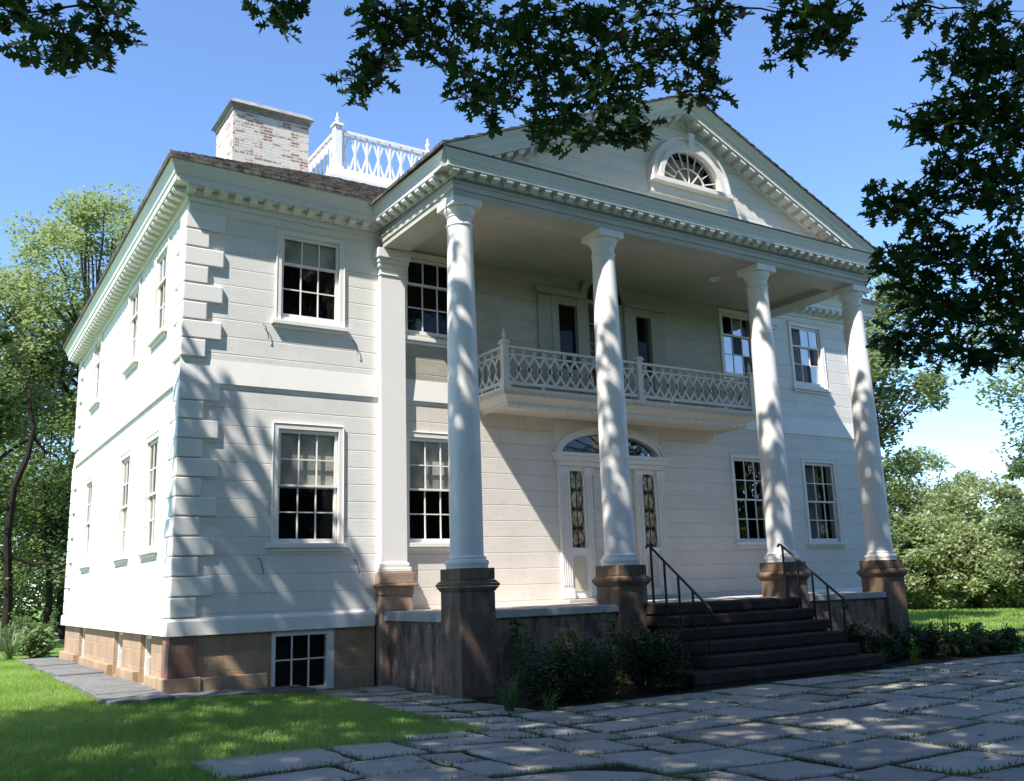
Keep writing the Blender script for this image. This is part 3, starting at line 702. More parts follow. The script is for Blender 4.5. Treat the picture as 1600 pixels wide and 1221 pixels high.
b = MB(); b.box(ax0-.312, ax1+.312, ay-.312, ay-.02, PZ-.012, PZ+.012); b.build('flashing', M['flash'], pcn)
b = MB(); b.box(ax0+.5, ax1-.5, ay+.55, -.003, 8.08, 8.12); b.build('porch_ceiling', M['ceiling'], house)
# pediment
TY = -2.86; AP = 11.16; PCX = (ax0+ax1)/2; gx0, gx1 = ax0-.33, ax1+.33; GZ = PZ+.02; slope = (AP-GZ)/(PCX-gx0)
b = MB()
lx, lz, lr, lh = 9.16, 9.32, .80, .76
n = 24
arcp = [(lx+lr*math.cos(math.pi*i/n), lz+lh*math.sin(math.pi*i/n)) for i in range(n+1)]   # right to left
def tri_z(x): return AP-.28-slope*abs(x-PCX)
tx0, tx1 = gx0+.55, gx1-.55
vs = []; fs = []
outl = [(x, tri_z(x)) for x in np.linspace(lx+lr, lx-lr, n+1)]
for (x, z), (X, Z) in zip(arcp, outl): vs += [(x, TY, z), (X, TY, Z)]
fs = [(2*i, 2*i+1, 2*i+3, 2*i+2) for i in range(n)]
b.add(vs, fs)
b.add([(lx+lr, TY, PZ-.05), (tx1, TY, PZ-.05), (lx+lr, TY, tri_z(lx+lr)), (lx+lr, TY, lz)], [(0, 1, 2, 3)])
b.add([(lx-lr, TY, PZ-.05), (tx0, TY, PZ-.05), (lx-lr, TY, tri_z(lx-lr)), (lx-lr, TY, lz)], [(0, 1, 2, 3)])
b.add([(lx-lr, TY, PZ-.05), (lx+lr, TY, PZ-.05), (lx+lr, TY, lz), (lx-lr, TY, lz)], [(0, 1, 2, 3)])
ped = b.build('pediment', M['siding'], house)
# raking cornice, plumb profile carried up each slope
rk = [(0, -.47), (.02, -.47), (.05, -.43), (.05, -.385), (.08, -.37), (.33, -.36), (.33, -.24), (.35, -.22), (.38, -.13), (.43, -.06), (.44, -.03), (.44, -.0)]
b = MB()
for s_ in (-1, 1):
    xe = gx0 if s_ < 0 else gx1; vs = []
    for t in (0, 1):
        x = xe+(PCX-xe)*t; z = GZ+(AP-GZ)*t
        for o_, dzz in rk: vs.append((x, TY-o_, z+dzz))
    k = len(rk); b.add(vs, [(i, i+1, k+i+1, k+i) for i in range(k-1)])
rake = b.build('raking_cornice', M['cornice'], ped)
for s_ in (-1, 1):
    for i in range(1, 22):
        x = PCX+s_*(.13+.255*(i-.5)); w = .066; q = []
        if abs(x-PCX) > PCX-gx0-.55: continue
        for xx in (x-w, x+w):
            zz = AP-slope*abs(xx-PCX)-.372
            q += [(xx, TY-.085, zz), (xx, TY-.31, zz), (xx, TY-.31, zz-.07), (xx, TY-.16, zz-.085), (xx, TY-.085, zz-.11)]
        m = MB(); m.add(q, [(0, 1, 2, 3, 4), (9, 8, 7, 6, 5)]+[(j, (j+1) % 5, 5+(j+1) % 5, 5+j) for j in range(5)]); m.build('modillion', M['cornice'], rake)
b = MB()     # gable roof running back into the main roof
y0, y1 = TY-.47, 3.9
for s_ in (-1, 1):
    xe = gx0-.04 if s_ < 0 else gx1+.04
    ns = 26
    for i in range(ns):   # shingle courses, each lapped over the one below
        t0, t1 = i/ns, (i+1)/ns; xa, xb = xe+(PCX-xe)*t0, xe+(PCX-xe)*t1; za, zb_ = GZ-.02+(AP-GZ)*t0, GZ-.02+(AP-GZ)*t1
        b.add([(xa, y0, za+.01), (xb, y0, zb_+.005), (xb, y0, zb_+.035), (xa, y0, za+.065), (xa, y1, za+.01), (xb, y1, zb_+.005), (xb, y1, zb_+.035), (xa, y1, za+.065)],
              [(0, 1, 2, 3), (7, 6, 5, 4), (0, 4, 5, 1), (3, 2, 6, 7), (0, 3, 7, 4), (1, 5, 6, 2)])
b.build('portico_roof', M['shingle'], house)
# lunette
c = MB(); ap = lambda r, q=n: [(lx+lr*r*math.cos(math.pi*i/q), lz+lh*r*math.sin(math.pi*i/q)) for i in range(q+1)]
c.arcbar(False, ap(1.05), .12, TY-.17, TY+.03); c.arcbar(False, ap(1.205), .15, TY-.12, TY+.002); c.arcbar(False, ap(1.31), .05, TY-.16, TY+.002)
c.box(lx-lr*1.36, lx+lr*1.36, TY-.20, TY+.03, lz-.10, lz-.0)
c.box(lx-lr*1.31, lx+lr*1.31, TY-.06, TY+.0, lz-.30, lz-.102)
kz = lz+lh*1.02
c.add([(lx-.06, TY-.19, kz), (lx+.06, TY-.19, kz), (lx+.085, TY-.22, kz+.33), (lx-.085, TY-.22, kz+.33), (lx-.06, TY, kz), (lx+.06, TY, kz), (lx+.085, TY, kz+.33), (lx-.085, TY, kz+.33)], [(0, 1, 2, 3), (0, 1, 5, 4), (1, 2, 6, 5), (2, 3, 7, 6), (3, 0, 4, 7)])
lun = c.build('lunette_window', M['trim'], house, bevel=.004)
f = MB(); yy = TY-.03
f.arcbar(False, ap(.52), .02, yy-.03, yy)
for i in range(0, 11):
    a = math.pi*i/10; r0, r1 = (.52, 1.0) if i != 5 else (0, 1.0)
    f.bar((lx+lr*r0*math.cos(a), yy-.015, lz+lh*r0*math.sin(a)), (lx+lr*r1*math.cos(a), yy-.015, lz+lh*r1*math.sin(a)), .018, .03)
for a in (math.pi*.28, math.pi*.72): f.bar((lx, yy-.015, lz), (lx+lr*.52*math.cos(a), yy-.015, lz+lh*.52*math.sin(a)), .022, .028)
f.build('muntins', M['trim'], lun)
g = MB(); pp = ap(1.0); g.add([(lx, yy-.002, lz)]+[(x, yy-.002, z) for x, z in pp], [(0, i+1, i+2) for i in range(n)]); g.build('pane', M['glass'], lun)
g = MB(); g.add([(lx-lr, TY+.3, lz-.05), (lx+lr, TY+.3, lz-.05), (lx+lr, TY+.3, lz+lh), (lx-lr, TY+.3, lz+lh)], [(0, 1, 2, 3)]); g.build('blind', M['blind'], lun)

# ---- balcony
bx0, bx1, by = 5.64, mir(5.64), -1.18
bz = 5.18
bp = [(-.05, -.27), (.05, -.27), (.05, -.25), (.19, -.14), (.23, -.13), (.23, -.035), (.29, -.03), (.29, .0), (-.0, 0)]
b = MB(); bpath = [(bx0+.22, -.003), (bx0+.22, by+.22), (bx1-.22, by+.22), (bx1-.22, -.003)]
sweep(b, [(o, bz+z) for o, z in bp], bpath, False)
b.box(bx0+.25, bx1-.25, by+.25, -.004, bz-.268, bz-.002)
balc = b.build('balcony', M['rail_old'], house)
def fringe(z, off, w, pitch, h):
    """one sawn strip: a thin rail with teeth, front and both returns"""
    m = MB(); X0, X1, Y0 = bx0+.22-off, bx1-.22+off, by+.22-off; t = .014
    out = [(X0, z)]; x = X0
    n = int((X1-X0)/pitch); p_ = (X1-X0)/n
    def strip(P, n, p_):
        vs = []; fs = []
        for i in range(n+1):
            pass
        top = []
        for i in range(n):
            s0, s1, s2 = i*p_, i*p_+w, (i+1)*p_
            q = [(s0, z), (s1, z), (s1, z-h*.35), (s1, z-h), (s0, z-h), (s0, z-h*.35)]
            k = len(vs)
            for d in (0, t): vs += [P(s, zz, d) for s, zz in q]
            fs += [(k, k+1, k+2, k+3, k+4, k+5), (k+11, k+10, k+9, k+8, k+7, k+6)]+[(k+e_, k+(e_+1) % 6, k+6+(e_+1) % 6, k+6+e_) for e_ in range(6)]
            k = len(vs); q = [(s1, z), (s2, z), (s2, z-h*.35), (s1, z-h*.35)]
            for d in (0, t): vs += [P(s, zz, d) for s, zz in q]
            fs += [(k, k+1, k+2, k+3), (k+7, k+6, k+5, k+4)]+[(k+e_, k+(e_+1) % 4, k+4+(e_+1) % 4, k+4+e_) for e_ in range(4)]
        m.add(vs, fs)
    strip(lambda s, zz, d: (X0+s, Y0+d, zz), n, p_)
    n2 = int((-.02-Y0)/pitch); strip(lambda s, zz, d: (X0+d, Y0+t+s, zz), n2, pitch); strip(lambda s, zz, d: (X1-d, Y0+t+s, zz), n2, pitch)
    import bmesh
    o = m.build('fringe', M['rail_old'], balc); bm = bmesh.new(); bm.from_mesh(o.data); bmesh.ops.remove_doubles(bm, verts=bm.verts[:], dist=.0005); bm.to_mesh(o.data); bm.free()
fringe(bz-.031, .275, .036, .072, .06); fringe(bz-.272, .06, .04, .08, .075)
def oval_rail(p, q, n, parent):
    p = Vector(p); q = Vector(q); L = (q-p).length; ang = math.atan2(q.y-p.y, q.x-p.x); b = MB()
    w = L/n
    b.box(0, L, -.035, .035, .80, .85); b.box(0, L, -.018, .018, .665, .70); b.box(0, L, -.03, .03, .085, .15)
    for i in range(n):
        s = (i+.5)*w
        for sg in (-1, 1):
            el = [(min(max(s+sg*w*.56*math.cos(math.pi*(k/14-.5)), .0), L), .408+.262*(k/7-1)) for k in range(15)]
            b.arcbar(False, el, .047, -.013+.004*sg, .013+.004*sg)
        b.arcbar(True, [(i*w+.028*math.cos(2*math.pi*k/8), .408+.028*math.sin(2*math.pi*k/8)) for k in range(8)], .05, -.017, .017)
        b.arcbar(True, [(s+.032*math.cos(2*math.pi*k/10), .751+.032*math.sin(2*math.pi*k/10)) for k in range(10)], .022, -.012, .012)
    for f_ in (.25, .75): b.box(L*f_-.03, L*f_+.03, -.025, .025, .0, .085)
    return b.build('railing', M['rail_old'], parent, loc=p, rotz=ang)
ry = by+.06; rx0, rx1 = bx0+.06, bx1-.06
oval_rail((rx0+.07, ry, bz), (CX-.07, ry, bz), 13, balc); oval_rail((CX+.07, ry, bz), (rx1-.07, ry, bz), 13, balc)
oval_rail((rx0, -.03, bz), (rx0, ry+.07, bz), 4, balc); oval_rail((rx1, -.03, bz), (rx1, ry+.07, bz), 4, balc)
post(rx0, ry, bz, bz+.87, .125, balc, M['rail_old'], True, .62); post(rx1, ry, bz, bz+.87, .125, balc, M['rail_old'], True, .62); post(CX, ry, bz, bz+.88, .13, balc, M['rail_old'], False)

# ---- entrance
def half_ellipse(cx, z0, rx, rz, q=24): return [(cx+rx*math.cos(math.pi*i/q), z0+rz*math.sin(math.pi*i/q)) for i in range(q+1)]
def arch_fill(mb, cx, z0, rx, rz, x0, x1, z1, y, q=24):
    arc = half_ellipse(cx, z0, rx, rz, q); vs = []
    for i, (x, z) in enumerate(arc):
        a = math.pi*i/q; t = min(((x1-cx) if math.cos(a) > 0 else (cx-x0))/max(abs(math.cos(a)), 1e-6), (z1-z0)/max(math.sin(a), 1e-6))
        vs += [(x, y, z), (cx+t*math.cos(a), y, z0+t*math.sin(a))]
    mb.add(vs, [(2*i, 2*i+1, 2*i+3, 2*i+2) for i in range(q)])
DX = 9.06
b = MB(); arch_fill(b, DX, 4.20, 1.33, .46, 7.60, 10.47, 4.80, -.004); b.arcbar(False, half_ellipse(DX, 4.20, 1.37, .50), .10, -.07, .10); b.arcbar(False, half_ellipse(DX, 4.20, 1.45, .58), .05, -.10, .0)
b.box(7.52, 10.60, -.20, .05, 4.12, 4.19); b.box(7.56, 10.56, -.15, .05, 4.02, 4.118); b.box(7.62, 10.50, -.09, .05, 3.92, 4.018)
for xa, xb in ((7.62, 7.88), (8.32, 8.48), (9.70, 9.86), (10.30, 10.50)):     # fluted pilasters
    b.box(xa, xb, -.05, .05, 1.40, 3.918); b.box(xa-.02, xb+.02, -.08, .05, 1.20, 1.398)
    nf = max(3, int((xb-xa)/.05)); 
    for i in range(nf): xx = xa+(xb-xa)*(i+.5)/nf; b.box(xx-.012, xx+.012, -.066, -.05, 1.46, 3.72)
    b.box(xa-.012, xb+.012, -.075, -.051, 3.76, 3.90)
for xa, xb in ((7.88, 8.32), (9.86, 10.30)):
    b.box(xa, xb, -.02, .06, 1.20, 2.20); b.box(xa, xb, -.06, .06, 2.14, 2.22); b.box(xa, xb, -.02, .05, 3.82, 3.918)
    b.box(xa, xa+.05, -.02, .05, 2.22, 3.82); b.box(xb-.05, xb, -.02, .05, 2.22, 3.82)
ents = b.build('entrance', M['trim'], house, bevel=.004)
b = MB(); b.box(7.56, 10.54, -.32, -.0, FZ+.002, FZ+.07); b.build('threshold', M['slab'], ents, bevel=.01)
for xa, xb in ((7.93, 8.27), (9.91, 10.25)):
    MB().add([(xa, .02, 2.22), (xb, .02, 2.22), (xb, .02, 3.82), (xa, .02, 3.82)], [(0, 1, 2, 3)]).build('sidelight', M['leaded'], ents)
    c = MB(); cx_ = (xa+xb)/2
    for zz in (2.42, 2.82, 3.22, 3.62):
        c.arcbar(True, [(cx_+.155*math.cos(2*math.pi*k/16), zz+.19*math.sin(2*math.pi*k/16)) for k in range(16)], .007, -.0, .018)
    for zz in (2.27, 2.62, 3.02, 3.42, 3.78):
        for sx_ in (-.09, .09) if 2.3 < zz < 3.7 else (0,):
            c.arcbar(True, [(cx_+sx_+.022*math.cos(2*math.pi*k/8), zz+.022*math.sin(2*math.pi*k/8)) for k in range(8)], .05, -.004, .016)
    if 'ros' not in M: M['ros'] = plain('dark_leading', (.035, .016, .012), .3, .5)
    c.box(cx_-.006, cx_+.006, .003, .017, 2.22, 3.82)
    c.build('leading', M['ros'], ents)
    MB().box(cx_-.16, cx_+.16, -.03, -.021, 1.34, 2.06).build('sidelight_panel', M['cream'], ents)
    c = MB(); c.arcbar(True, [(cx_+.11*math.cos(2*math.pi*k/24), 1.70+.27*math.sin(2*math.pi*k/24)) for k in range(24)], .022, -.042, -.031)
    c.build('oval_moulding', M['cream'], ents)
dl = MB().box(8.48, 9.70, .03, .08, FZ+.07, 3.92)
dl.box(8.56, 9.06, .012, .0299, 3.05, 3.78); dl.box(9.12, 9.62, .012, .0299, 3.05, 3.78); dl.box(8.56, 9.06, .012, .0299, 2.15, 2.95); dl.box(9.12, 9.62, .012, .0299, 2.15, 2.95); dl.box(8.56, 9.06, .012, .0299, 1.35, 2.05); dl.box(9.12, 9.62, .012, .0299, 1.35, 2.05)
door = dl.build('door', M['siding_porch'], ents, bevel=.006)
g = MB(); pp = half_ellipse(DX, 4.19, 1.33, .46); g.add([(DX, .06, 4.19)]+[(x, .06, z) for x, z in pp], [(0, i+1, i+2) for i in range(24)]); g.build('fanlight', M['glass'], ents)
g = MB(); g.add([(7.6, .9, 1.1), (10.5, .9, 1.1), (10.5, .9, 4.8), (7.6, .9, 4.8), (7.6, .12, 1.1), (10.5, .12, 1.1), (10.5, .12, 4.8), (7.6, .12, 4.8)], [(0, 1, 2, 3), (0, 1, 5, 4), (1, 2, 6, 5), (2, 3, 7, 6), (3, 0, 4, 7)]); g.build('room', M['interior'], ents)
c = MB()
for i in range(1, 8):
    a = math.pi*i/8; c.bar((DX+.32*math.cos(a), .045, 4.19+.14*math.sin(a)), (DX+1.3*math.cos(a), .045, 4.19+.45*math.sin(a)), .012, .015)
c.arcbar(False, half_ellipse(DX, 4.19, .32, .14, 12), .02, .035, .055); c.build('fanlight_bars', M['iron'], ents)

# ---- arched balcony door with side windows
b = MB()
for xa, xb in ((7.28, 7.62), (10.50, 10.84)): b.box(xa, xb, -.05, .002, 5.19, 7.62)
b.box(7.22, 8.56, -.12, .02, 7.64, 7.78); b.box(9.64, 10.90, -.12, .02, 7.64, 7.78); b.box(7.26, 8.56, -.06, .02, 7.78, 7.84); b.box(9.64, 10.86, -.06, .02, 7.78, 7.84)
for xa, xb in ((7.62, 7.80), (8.30, 8.56), (9.64, 9.98), (10.42, 10.50)):
    b.box(xa, xb, -.07, .05, 5.19, 7.638)
for xa, xb in ((7.80, 8.30), (9.98, 10.42)): b.box(xa, xb, -.04, .05, 5.19, 6.02); b.box(xa, xb, -.05, .05, 7.46, 7.638)
b.arcbar(False, [(9.10+.60*math.cos(math.pi*i/20), 7.66+.60*math.sin(math.pi*i/20)) for i in range(21)], .14, -.09, .02)
b.arcbar(False, [(9.10+.69*math.cos(math.pi*i/20), 7.66+.69*math.sin(math.pi*i/20)) for i in range(21)], .04, -.12, .0)
pal = b.build('balcony_door', M['palladian'], house, bevel=.005)
c = MB()
for xa, xb in ((8.56, 8.66), (9.54, 9.64), (9.07, 9.13)): c.box(xa, xb, -.005, .05, 5.25, 7.64)
c.box(8.56, 9.64, -.01, .05, 7.6, 7.68); c.box(8.66, 9.54, .0, .05, 5.25, 5.75)
for z in (6.2, 6.68, 7.14): c.box(8.66, 9.54, .01, .04, z-.012, z+.012)
c.build('door_frame', M['palladian'], pal)
MB().add([(8.56, .03, 5.7), (9.64, .03, 5.7), (9.64, .03, 7.65), (8.56, .03, 7.65)], [(0, 1, 2, 3)]).build('pane', M['glass'], pal)
g = MB(); g.add([(9.1, -.006, 7.66)]+[(9.10+.56*math.cos(math.pi*i/20), -.006, 7.66+.56*math.sin(math.pi*i/20)) for i in range(21)], [(0, i+1, i+2) for i in range(20)]); g.build('fanlight', plain('dark_fanlight', (.02, .02, .018), .15, .5), pal)
for xa, xb in ((7.80, 8.30), (9.98, 10.42)): MB().add([(xa, .04, 6.0), (xb, .04, 6.0), (xb, .04, 7.5), (xa, .04, 7.5)], [(0, 1, 2, 3)]).build('side_pane', M['glass'], pal)
g = MB(); g.add([(7.5, .9, 5.1), (10.6, .9, 5.1), (10.6, .9, 8.1), (7.5, .9, 8.1), (7.5, .12, 5.1), (10.6, .12, 5.1), (10.6, .12, 8.1), (7.5, .12, 8.1)], [(0, 1, 2, 3), (0, 1, 5, 4), (1, 2, 6, 5), (2, 3, 7, 6), (3, 0, 4, 7)]); g.build('room', M['interior'], pal)
# vertical board joint and flat lamp on the porch ceiling
MB().lathe(11.0, -1.6, [(.12, 8.08), (.13, 8.05), (.09, 8.0), (.03, 7.97)], 16).build('ceiling_lamp', M['cornice'], house, smooth=True)
# ------------------------------------------------------------------ ground
def smooth(t): t = min(1, max(0, t)); return t*t*(3-2*t)
def gz(x, y=0): return -.15*smooth(x/3.5)
nrng = np.random.default_rng(11)
xs = sorted(set(list(np.linspace(-300, -20, 12))+list(np.linspace(-20, 30, 101))+list(np.linspace(30, 400, 14))))
ys = [-120, -60, -30, -20, 0, 20, 60, 120, 300, 600]
V = [(x, y, gz(x)-.012) for y in ys for x in xs]; nx = len(xs)
F = [(j*nx+i, j*nx+i+1, (j+1)*nx+i+1, (j+1)*nx+i) for j in range(len(ys)-1) for i in range(nx-1)]
g = MB(); g.v = V; g.f = F; gr = g.build('ground', M['lawn']); tag(gr, 'mown green lawn around the white mansion', kind='structure')
# patio of irregular flagstones over soil joints
def in_patio(x, y):
    if y < -5.05 and x > 4.2 and x < 19: return True
    if y < -6.35 and x > .9+.0*y: return x < 19
    if y < -6.75 and x > -1.2: return x < 19
    if 2.05 < x < 3.6 and -6.5 < y < -.25: return True
    return False
rects = []
pr = random.Random(8)
def split(x0, x1, y0, y1, d=0):
    w, h = x1-x0, y1-y0
    lim = pr.uniform(1.1, 2.1)
    if w > lim and w >= h*.9:
        m = x0+w*pr.uniform(.36, .64); split(x0, m, y0, y1, d+1); split(m, x1, y0, y1, d+1)
    elif h > pr.uniform(.75, 1.3):
        m = y0+h*pr.uniform(.36, .64); split(x0, x1, y0, m, d+1); split(x0, x1, m, y1, d+1)
    else: rects.append((x0, x1, y0, y1))
for X in np.arange(-1.3, 19, 3.1):
    y = -5.0
    for Yt in np.arange(-5.0, -19, -2.6): split(X, X+3.1, Yt-2.6, Yt)
for Yt in np.arange(-.3, -4.9, -1.55): split(2.05, 3.62, max(Yt-1.55, -5.0), Yt)
b = MB(); edges = []
for x0, x1, y0, y1 in rects:
    cx, cy = (x0+x1)/2, (y0+y1)/2
    if not in_patio(cx, cy): continue
    j = lambda: pr.uniform(-.042, .042); gap = .018+pr.uniform(0, .018)
    c4 = [(x0+gap+j(), y0+gap+j()), (x1-gap+j(), y0+gap+j()), (x1-gap+j(), y1-gap+j()), (x0+gap+j(), y1-gap+j())]
    pts = []
    for k in range(4):
        p, q = c4[k], c4[(k+1) % 4]; nseg = 4
        for t in range(nseg):
            s = t/nseg; o = pr.uniform(-.022, .022) if t else 0
            dx, dy = q[0]-p[0], q[1]-p[1]; l = math.hypot(dx, dy); pts.append((p[0]+dx*s-dy/l*o, p[1]+dy*s+dx/l*o))
        edges.append((p, q))
    n = len(pts); tz = .012+pr.uniform(-.01, .012); sl = (pr.uniform(-.016, .016), pr.uniform(-.016, .016))
    zf = lambda x, y: gz(x)+tz+sl[0]*(x-cx)+sl[1]*(y-cy)
    vs = [(x, y, gz(x)-.05) for x, y in pts]+[(x, y, zf(x, y)-.008) for x, y in pts]+[(cx+(x-cx)*(1-.012/max(abs(x-cx), .1)), cy+(y-cy)*(1-.012/max(abs(y-cy), .1)), zf(x, y)) for x, y in pts]
    b.add(vs, [(k, (k+1) % n, n+(k+1) % n, n+k) for k in range(n)]+[(n+k, n+(k+1) % n, 2*n+(k+1) % n, 2*n+k) for k in range(n)]+[tuple(range(2*n, 3*n))])
pt = b.build('patio', M['slate']); tag(pt, 'grey irregular flagstone patio with grassy joints', kind='structure')
def soil_strip(name, x0, x1, y0, y1, dz, lab):
    n = 14; V = [(x0+(x1-x0)*i/n, y, gz(x0+(x1-x0)*i/n)+dz) for y in (y0, y1) for i in range(n+1)]
    m = MB(); m.v = V; m.f = [(i, i+1, n+2+i, n+1+i) for i in range(n)]; o = m.build(name, M['soil']); tag(o, lab, kind='structure'); return o
soil_strip('flower_bed', 3.62, 6.6, -5.02, -2.9, .002, 'bare soil bed below the porch left of the steps')
soil_strip('flower_bed', 11.1, 15.2, -5.02, -2.9, .002, 'bare soil bed below the porch right of the steps')
soil_strip('path', 20.0, 46, -1.6, -.5, .004, 'bare earth path crossing the lawn beyond the patio')
m = MB(); m.v = [(x, y, gz(x)-.004) for x in np.linspace(-1.2, 18.9, 60) for y in (-20, -6.78 if x < .95 else (-6.38 if x < 2.05 else (-.3 if x < 3.6 else -5.05)))]; m.f = [(2*i, 2*i+2, 2*i+3, 2*i+1) for i in range(59)]
o = m.build('soil', M['soil']); tag(o, 'dark soil showing in the joints of the flagstones', kind='structure')
# stone kerb strip round the foundation
b = MB(); y = -1.02; k = 0
while y < 11.9:
    l = pr.uniform(.9, 1.5); b.box(-.98+pr.uniform(-.07, .05), -.13, y+.01, y+l-.01, -.1, .07+pr.uniform(-.02, .02)); y += l
x = -.12
while x < 2.0:
    l = pr.uniform(.8, 1.3); b.box(x+.008, x+l-.008, -.98+pr.uniform(-.05, .05), -.13, -.15, .02-.02*x+pr.uniform(-.006, .006)); x += l
kb = b.build('kerb_slabs', M['kerb'], bevel=.012); tag(kb, 'grey bluestone slabs laid along the foot of the foundation', kind='structure')

# ------------------------------------------------------------------ grass
def blades(name, P, h, lean, w, mat, label, cat='grass', kind='stuff'):
    """one bent triangle pair per blade"""
    n = len(P); a = nrng.uniform(0, 2*np.pi, n); d = np.stack([np.cos(a), np.sin(a), np.zeros(n)], 1); s = np.stack([-np.sin(a), np.cos(a), np.zeros(n)], 1)
    hh = h*nrng.uniform(.5, 1.3, n)[:, None]; ln = lean*nrng.uniform(.2, 1.4, n)[:, None]; up = np.array([[0, 0, 1.]])
    ww = w*nrng.uniform(.7, 1.2, n)[:, None]
    V = np.empty((n, 5, 3)); V[:, 0] = P-s*ww; V[:, 1] = P+s*ww; mid = P+up*hh*.6+d*hh*ln*.35; V[:, 2] = mid+s*ww*.8; V[:, 3] = mid-s*ww*.8; V[:, 4] = P+up*hh+d*hh*ln
    I = np.arange(n)[:, None]*5; L = np.concatenate([I, I+1, I+2, I+3, I+3, I+2, I+4], 1).ravel(); cnt = np.tile([4, 3], n)
    pt_ = .28*np.sin(P[:, 0]*1.3+2*np.sin(P[:, 1]*.7))+.28*np.sin(P[:, 1]*1.9+1.5*np.sin(P[:, 0]*.9+1))
    t = np.repeat(np.clip(nrng.uniform(0, 1, n)*.7+.15+pt_, 0, 1), 2)
    o = fast_mesh(name, V.reshape(-1, 3), L, cnt, mat, None, t); tag(o, label, cat, None, kind); return o
def gza(x): t = np.clip(x/3.5, 0, 1); return -.15*t*t*(3-2*t)
def scatter(n, x0, x1, y0, y1, keep):
    x = nrng.uniform(x0, x1, n); y = nrng.uniform(y0, y1, n); k = keep(x, y); x, y = x[k], y[k]
    return np.stack([x, y, gza(x)-.012], 1)
def not_hard(x, y):
    pat = ((y < -5.05) & (x > 4.2)) | ((y < -6.35) & (x > .9)) | ((y < -6.75) & (x > -1.2)) | ((x > 2.05) & (x < 3.6) & (y < -.25))
    kerb = ((x > -1.0) & (x < .1) & (y > -1.0)) | ((x > -.2) & (x < 2.1) & (y > -1.0))
    return ~pat & ~kerb & ~((x > 0) & (y > -.1))
P1 = scatter(190000, -5.5, 2.3, -9.5, 1.0, not_hard)
P2 = scatter(110000, -5.5, -1.0, 1.0, 14, not_hard)
blades('lawn_grass', np.concatenate([P1, P2]), .062, .7, .0035, M['blade'], 'short grass growing on the lawn left of the patio')
P3 = scatter(120000, 15.2, 52, -5, 16, lambda x, y: ~((x < 19) & (y < -5)) & ~((y > -1.6) & (y < -.5) & (x > 20)) & (y < 12-.0*x))
blades('lawn_grass', P3, .08, .8, .009, M['blade'], 'sunlit grass on the far lawn right of the mansion')
J = []
for (p, q) in edges:
    if pr.random() < .25: continue
    l = math.hypot(q[0]-p[0], q[1]-p[1]); dens = pr.choice((40, 90, 170))
    for _ in range(int(l*dens)):
        t = pr.random(); J.append((p[0]+(q[0]-p[0])*t+pr.gauss(0, .018), p[1]+(q[1]-p[1])*t+pr.gauss(0, .018)))
for _ in range(80):   # fuller tufts where joints meet
    p, q = pr.choice(edges)
    for _ in range(pr.randint(40, 120)): J.append((p[0]+pr.gauss(0, .07), p[1]+pr.gauss(0, .05)))
J = np.array(J); J = np.stack([J[:, 0], J[:, 1], gza(J[:, 0])-.012], 1)
M['joint'] = leaf_mat('joint_grass_blades', (.035, .08, .014), (.10, .17, .035), .3)
blades('joint_grass', J, .05, .9, .004, M['joint'], 'grass tufts growing in the joints of the flagstones')

# ------------------------------------------------------------------ foliage
DIAMOND = [(0, 0), (.5, .27), (1, 0), (.5, -.27)]
LEAF6 = [(0, 0), (.25, .2), (.6, .22), (1, 0), (.6, -.22), (.25, -.2)]
_h = [(0, .012), (.14, .012), (.22, .17), (.27, .06), (.36, .10), (.46, .40), (.50, .13), (.58, .14), (.74, .34), (.72, .10), (.84, .16)]
OAK = _h+[(1, 0)]+[(x, -y) for x, y in _h[::-1]]
def leaf_cloud(name, Cn, size, shape, mat, parent, up=.5, droop=0.0, fold=0.0):
    n = len(Cn); size = np.broadcast_to(size, n)
    nrm = nrng.normal(size=(n, 3)); nrm /= np.linalg.norm(nrm, axis=1)[:, None]; nrm[:, 2] = np.abs(nrm[:, 2])+up; nrm /= np.linalg.norm(nrm, axis=1)[:, None]
    t = nrng.normal(size=(n, 3)); t[:, 2] -= droop; t -= nrm*(t*nrm).sum(1)[:, None]; t /= np.linalg.norm(t, axis=1)[:, None]
    s = np.cross(nrm, t); S = np.array(shape); k = len(S)
    V = Cn[:, None, :]+size[:, None, None]*(S[None, :, :1]*t[:, None, :]+S[None, :, 1:]*s[:, None, :])
    if fold: V += (size[:, None]*fold*np.abs(S[None, :, 1]))[:, :, None]*nrm[:, None, :]
    L = np.arange(n*k)
    return fast_mesh(name, V.reshape(-1, 3), L, np.full(n, k), mat, parent, np.clip(nrng.normal(.45, .28, n), 0, 1))
def ball(n, c, r, shell=.55):
    d = nrng.normal(size=(n, 3)); d /= np.linalg.norm(d, axis=1)[:, None]; q = nrng.uniform(shell**3, 1, n)**(1/3); return np.array(c)+d*q[:, None]*np.array(r)
def limb(mb, p, q, r0, r1, sag=.3, n=5, wob=.12):
    p = Vector(p); q = Vector(q); L = (q-p).length; pts = []; rr = []
    for i in range(n+1):
        t = i/n; x = p.lerp(q, t); x.z += sag*L*.2*math.sin(math.pi*t); f = 0 if i in (0, n) else wob*L*.15
        pts.append(x+Vector((pr.uniform(-f, f), pr.uniform(-f, f), pr.uniform(-f, f)))); rr.append(r0+(r1-r0)*t)
    mb.tube(pts, rr, 7); return pts
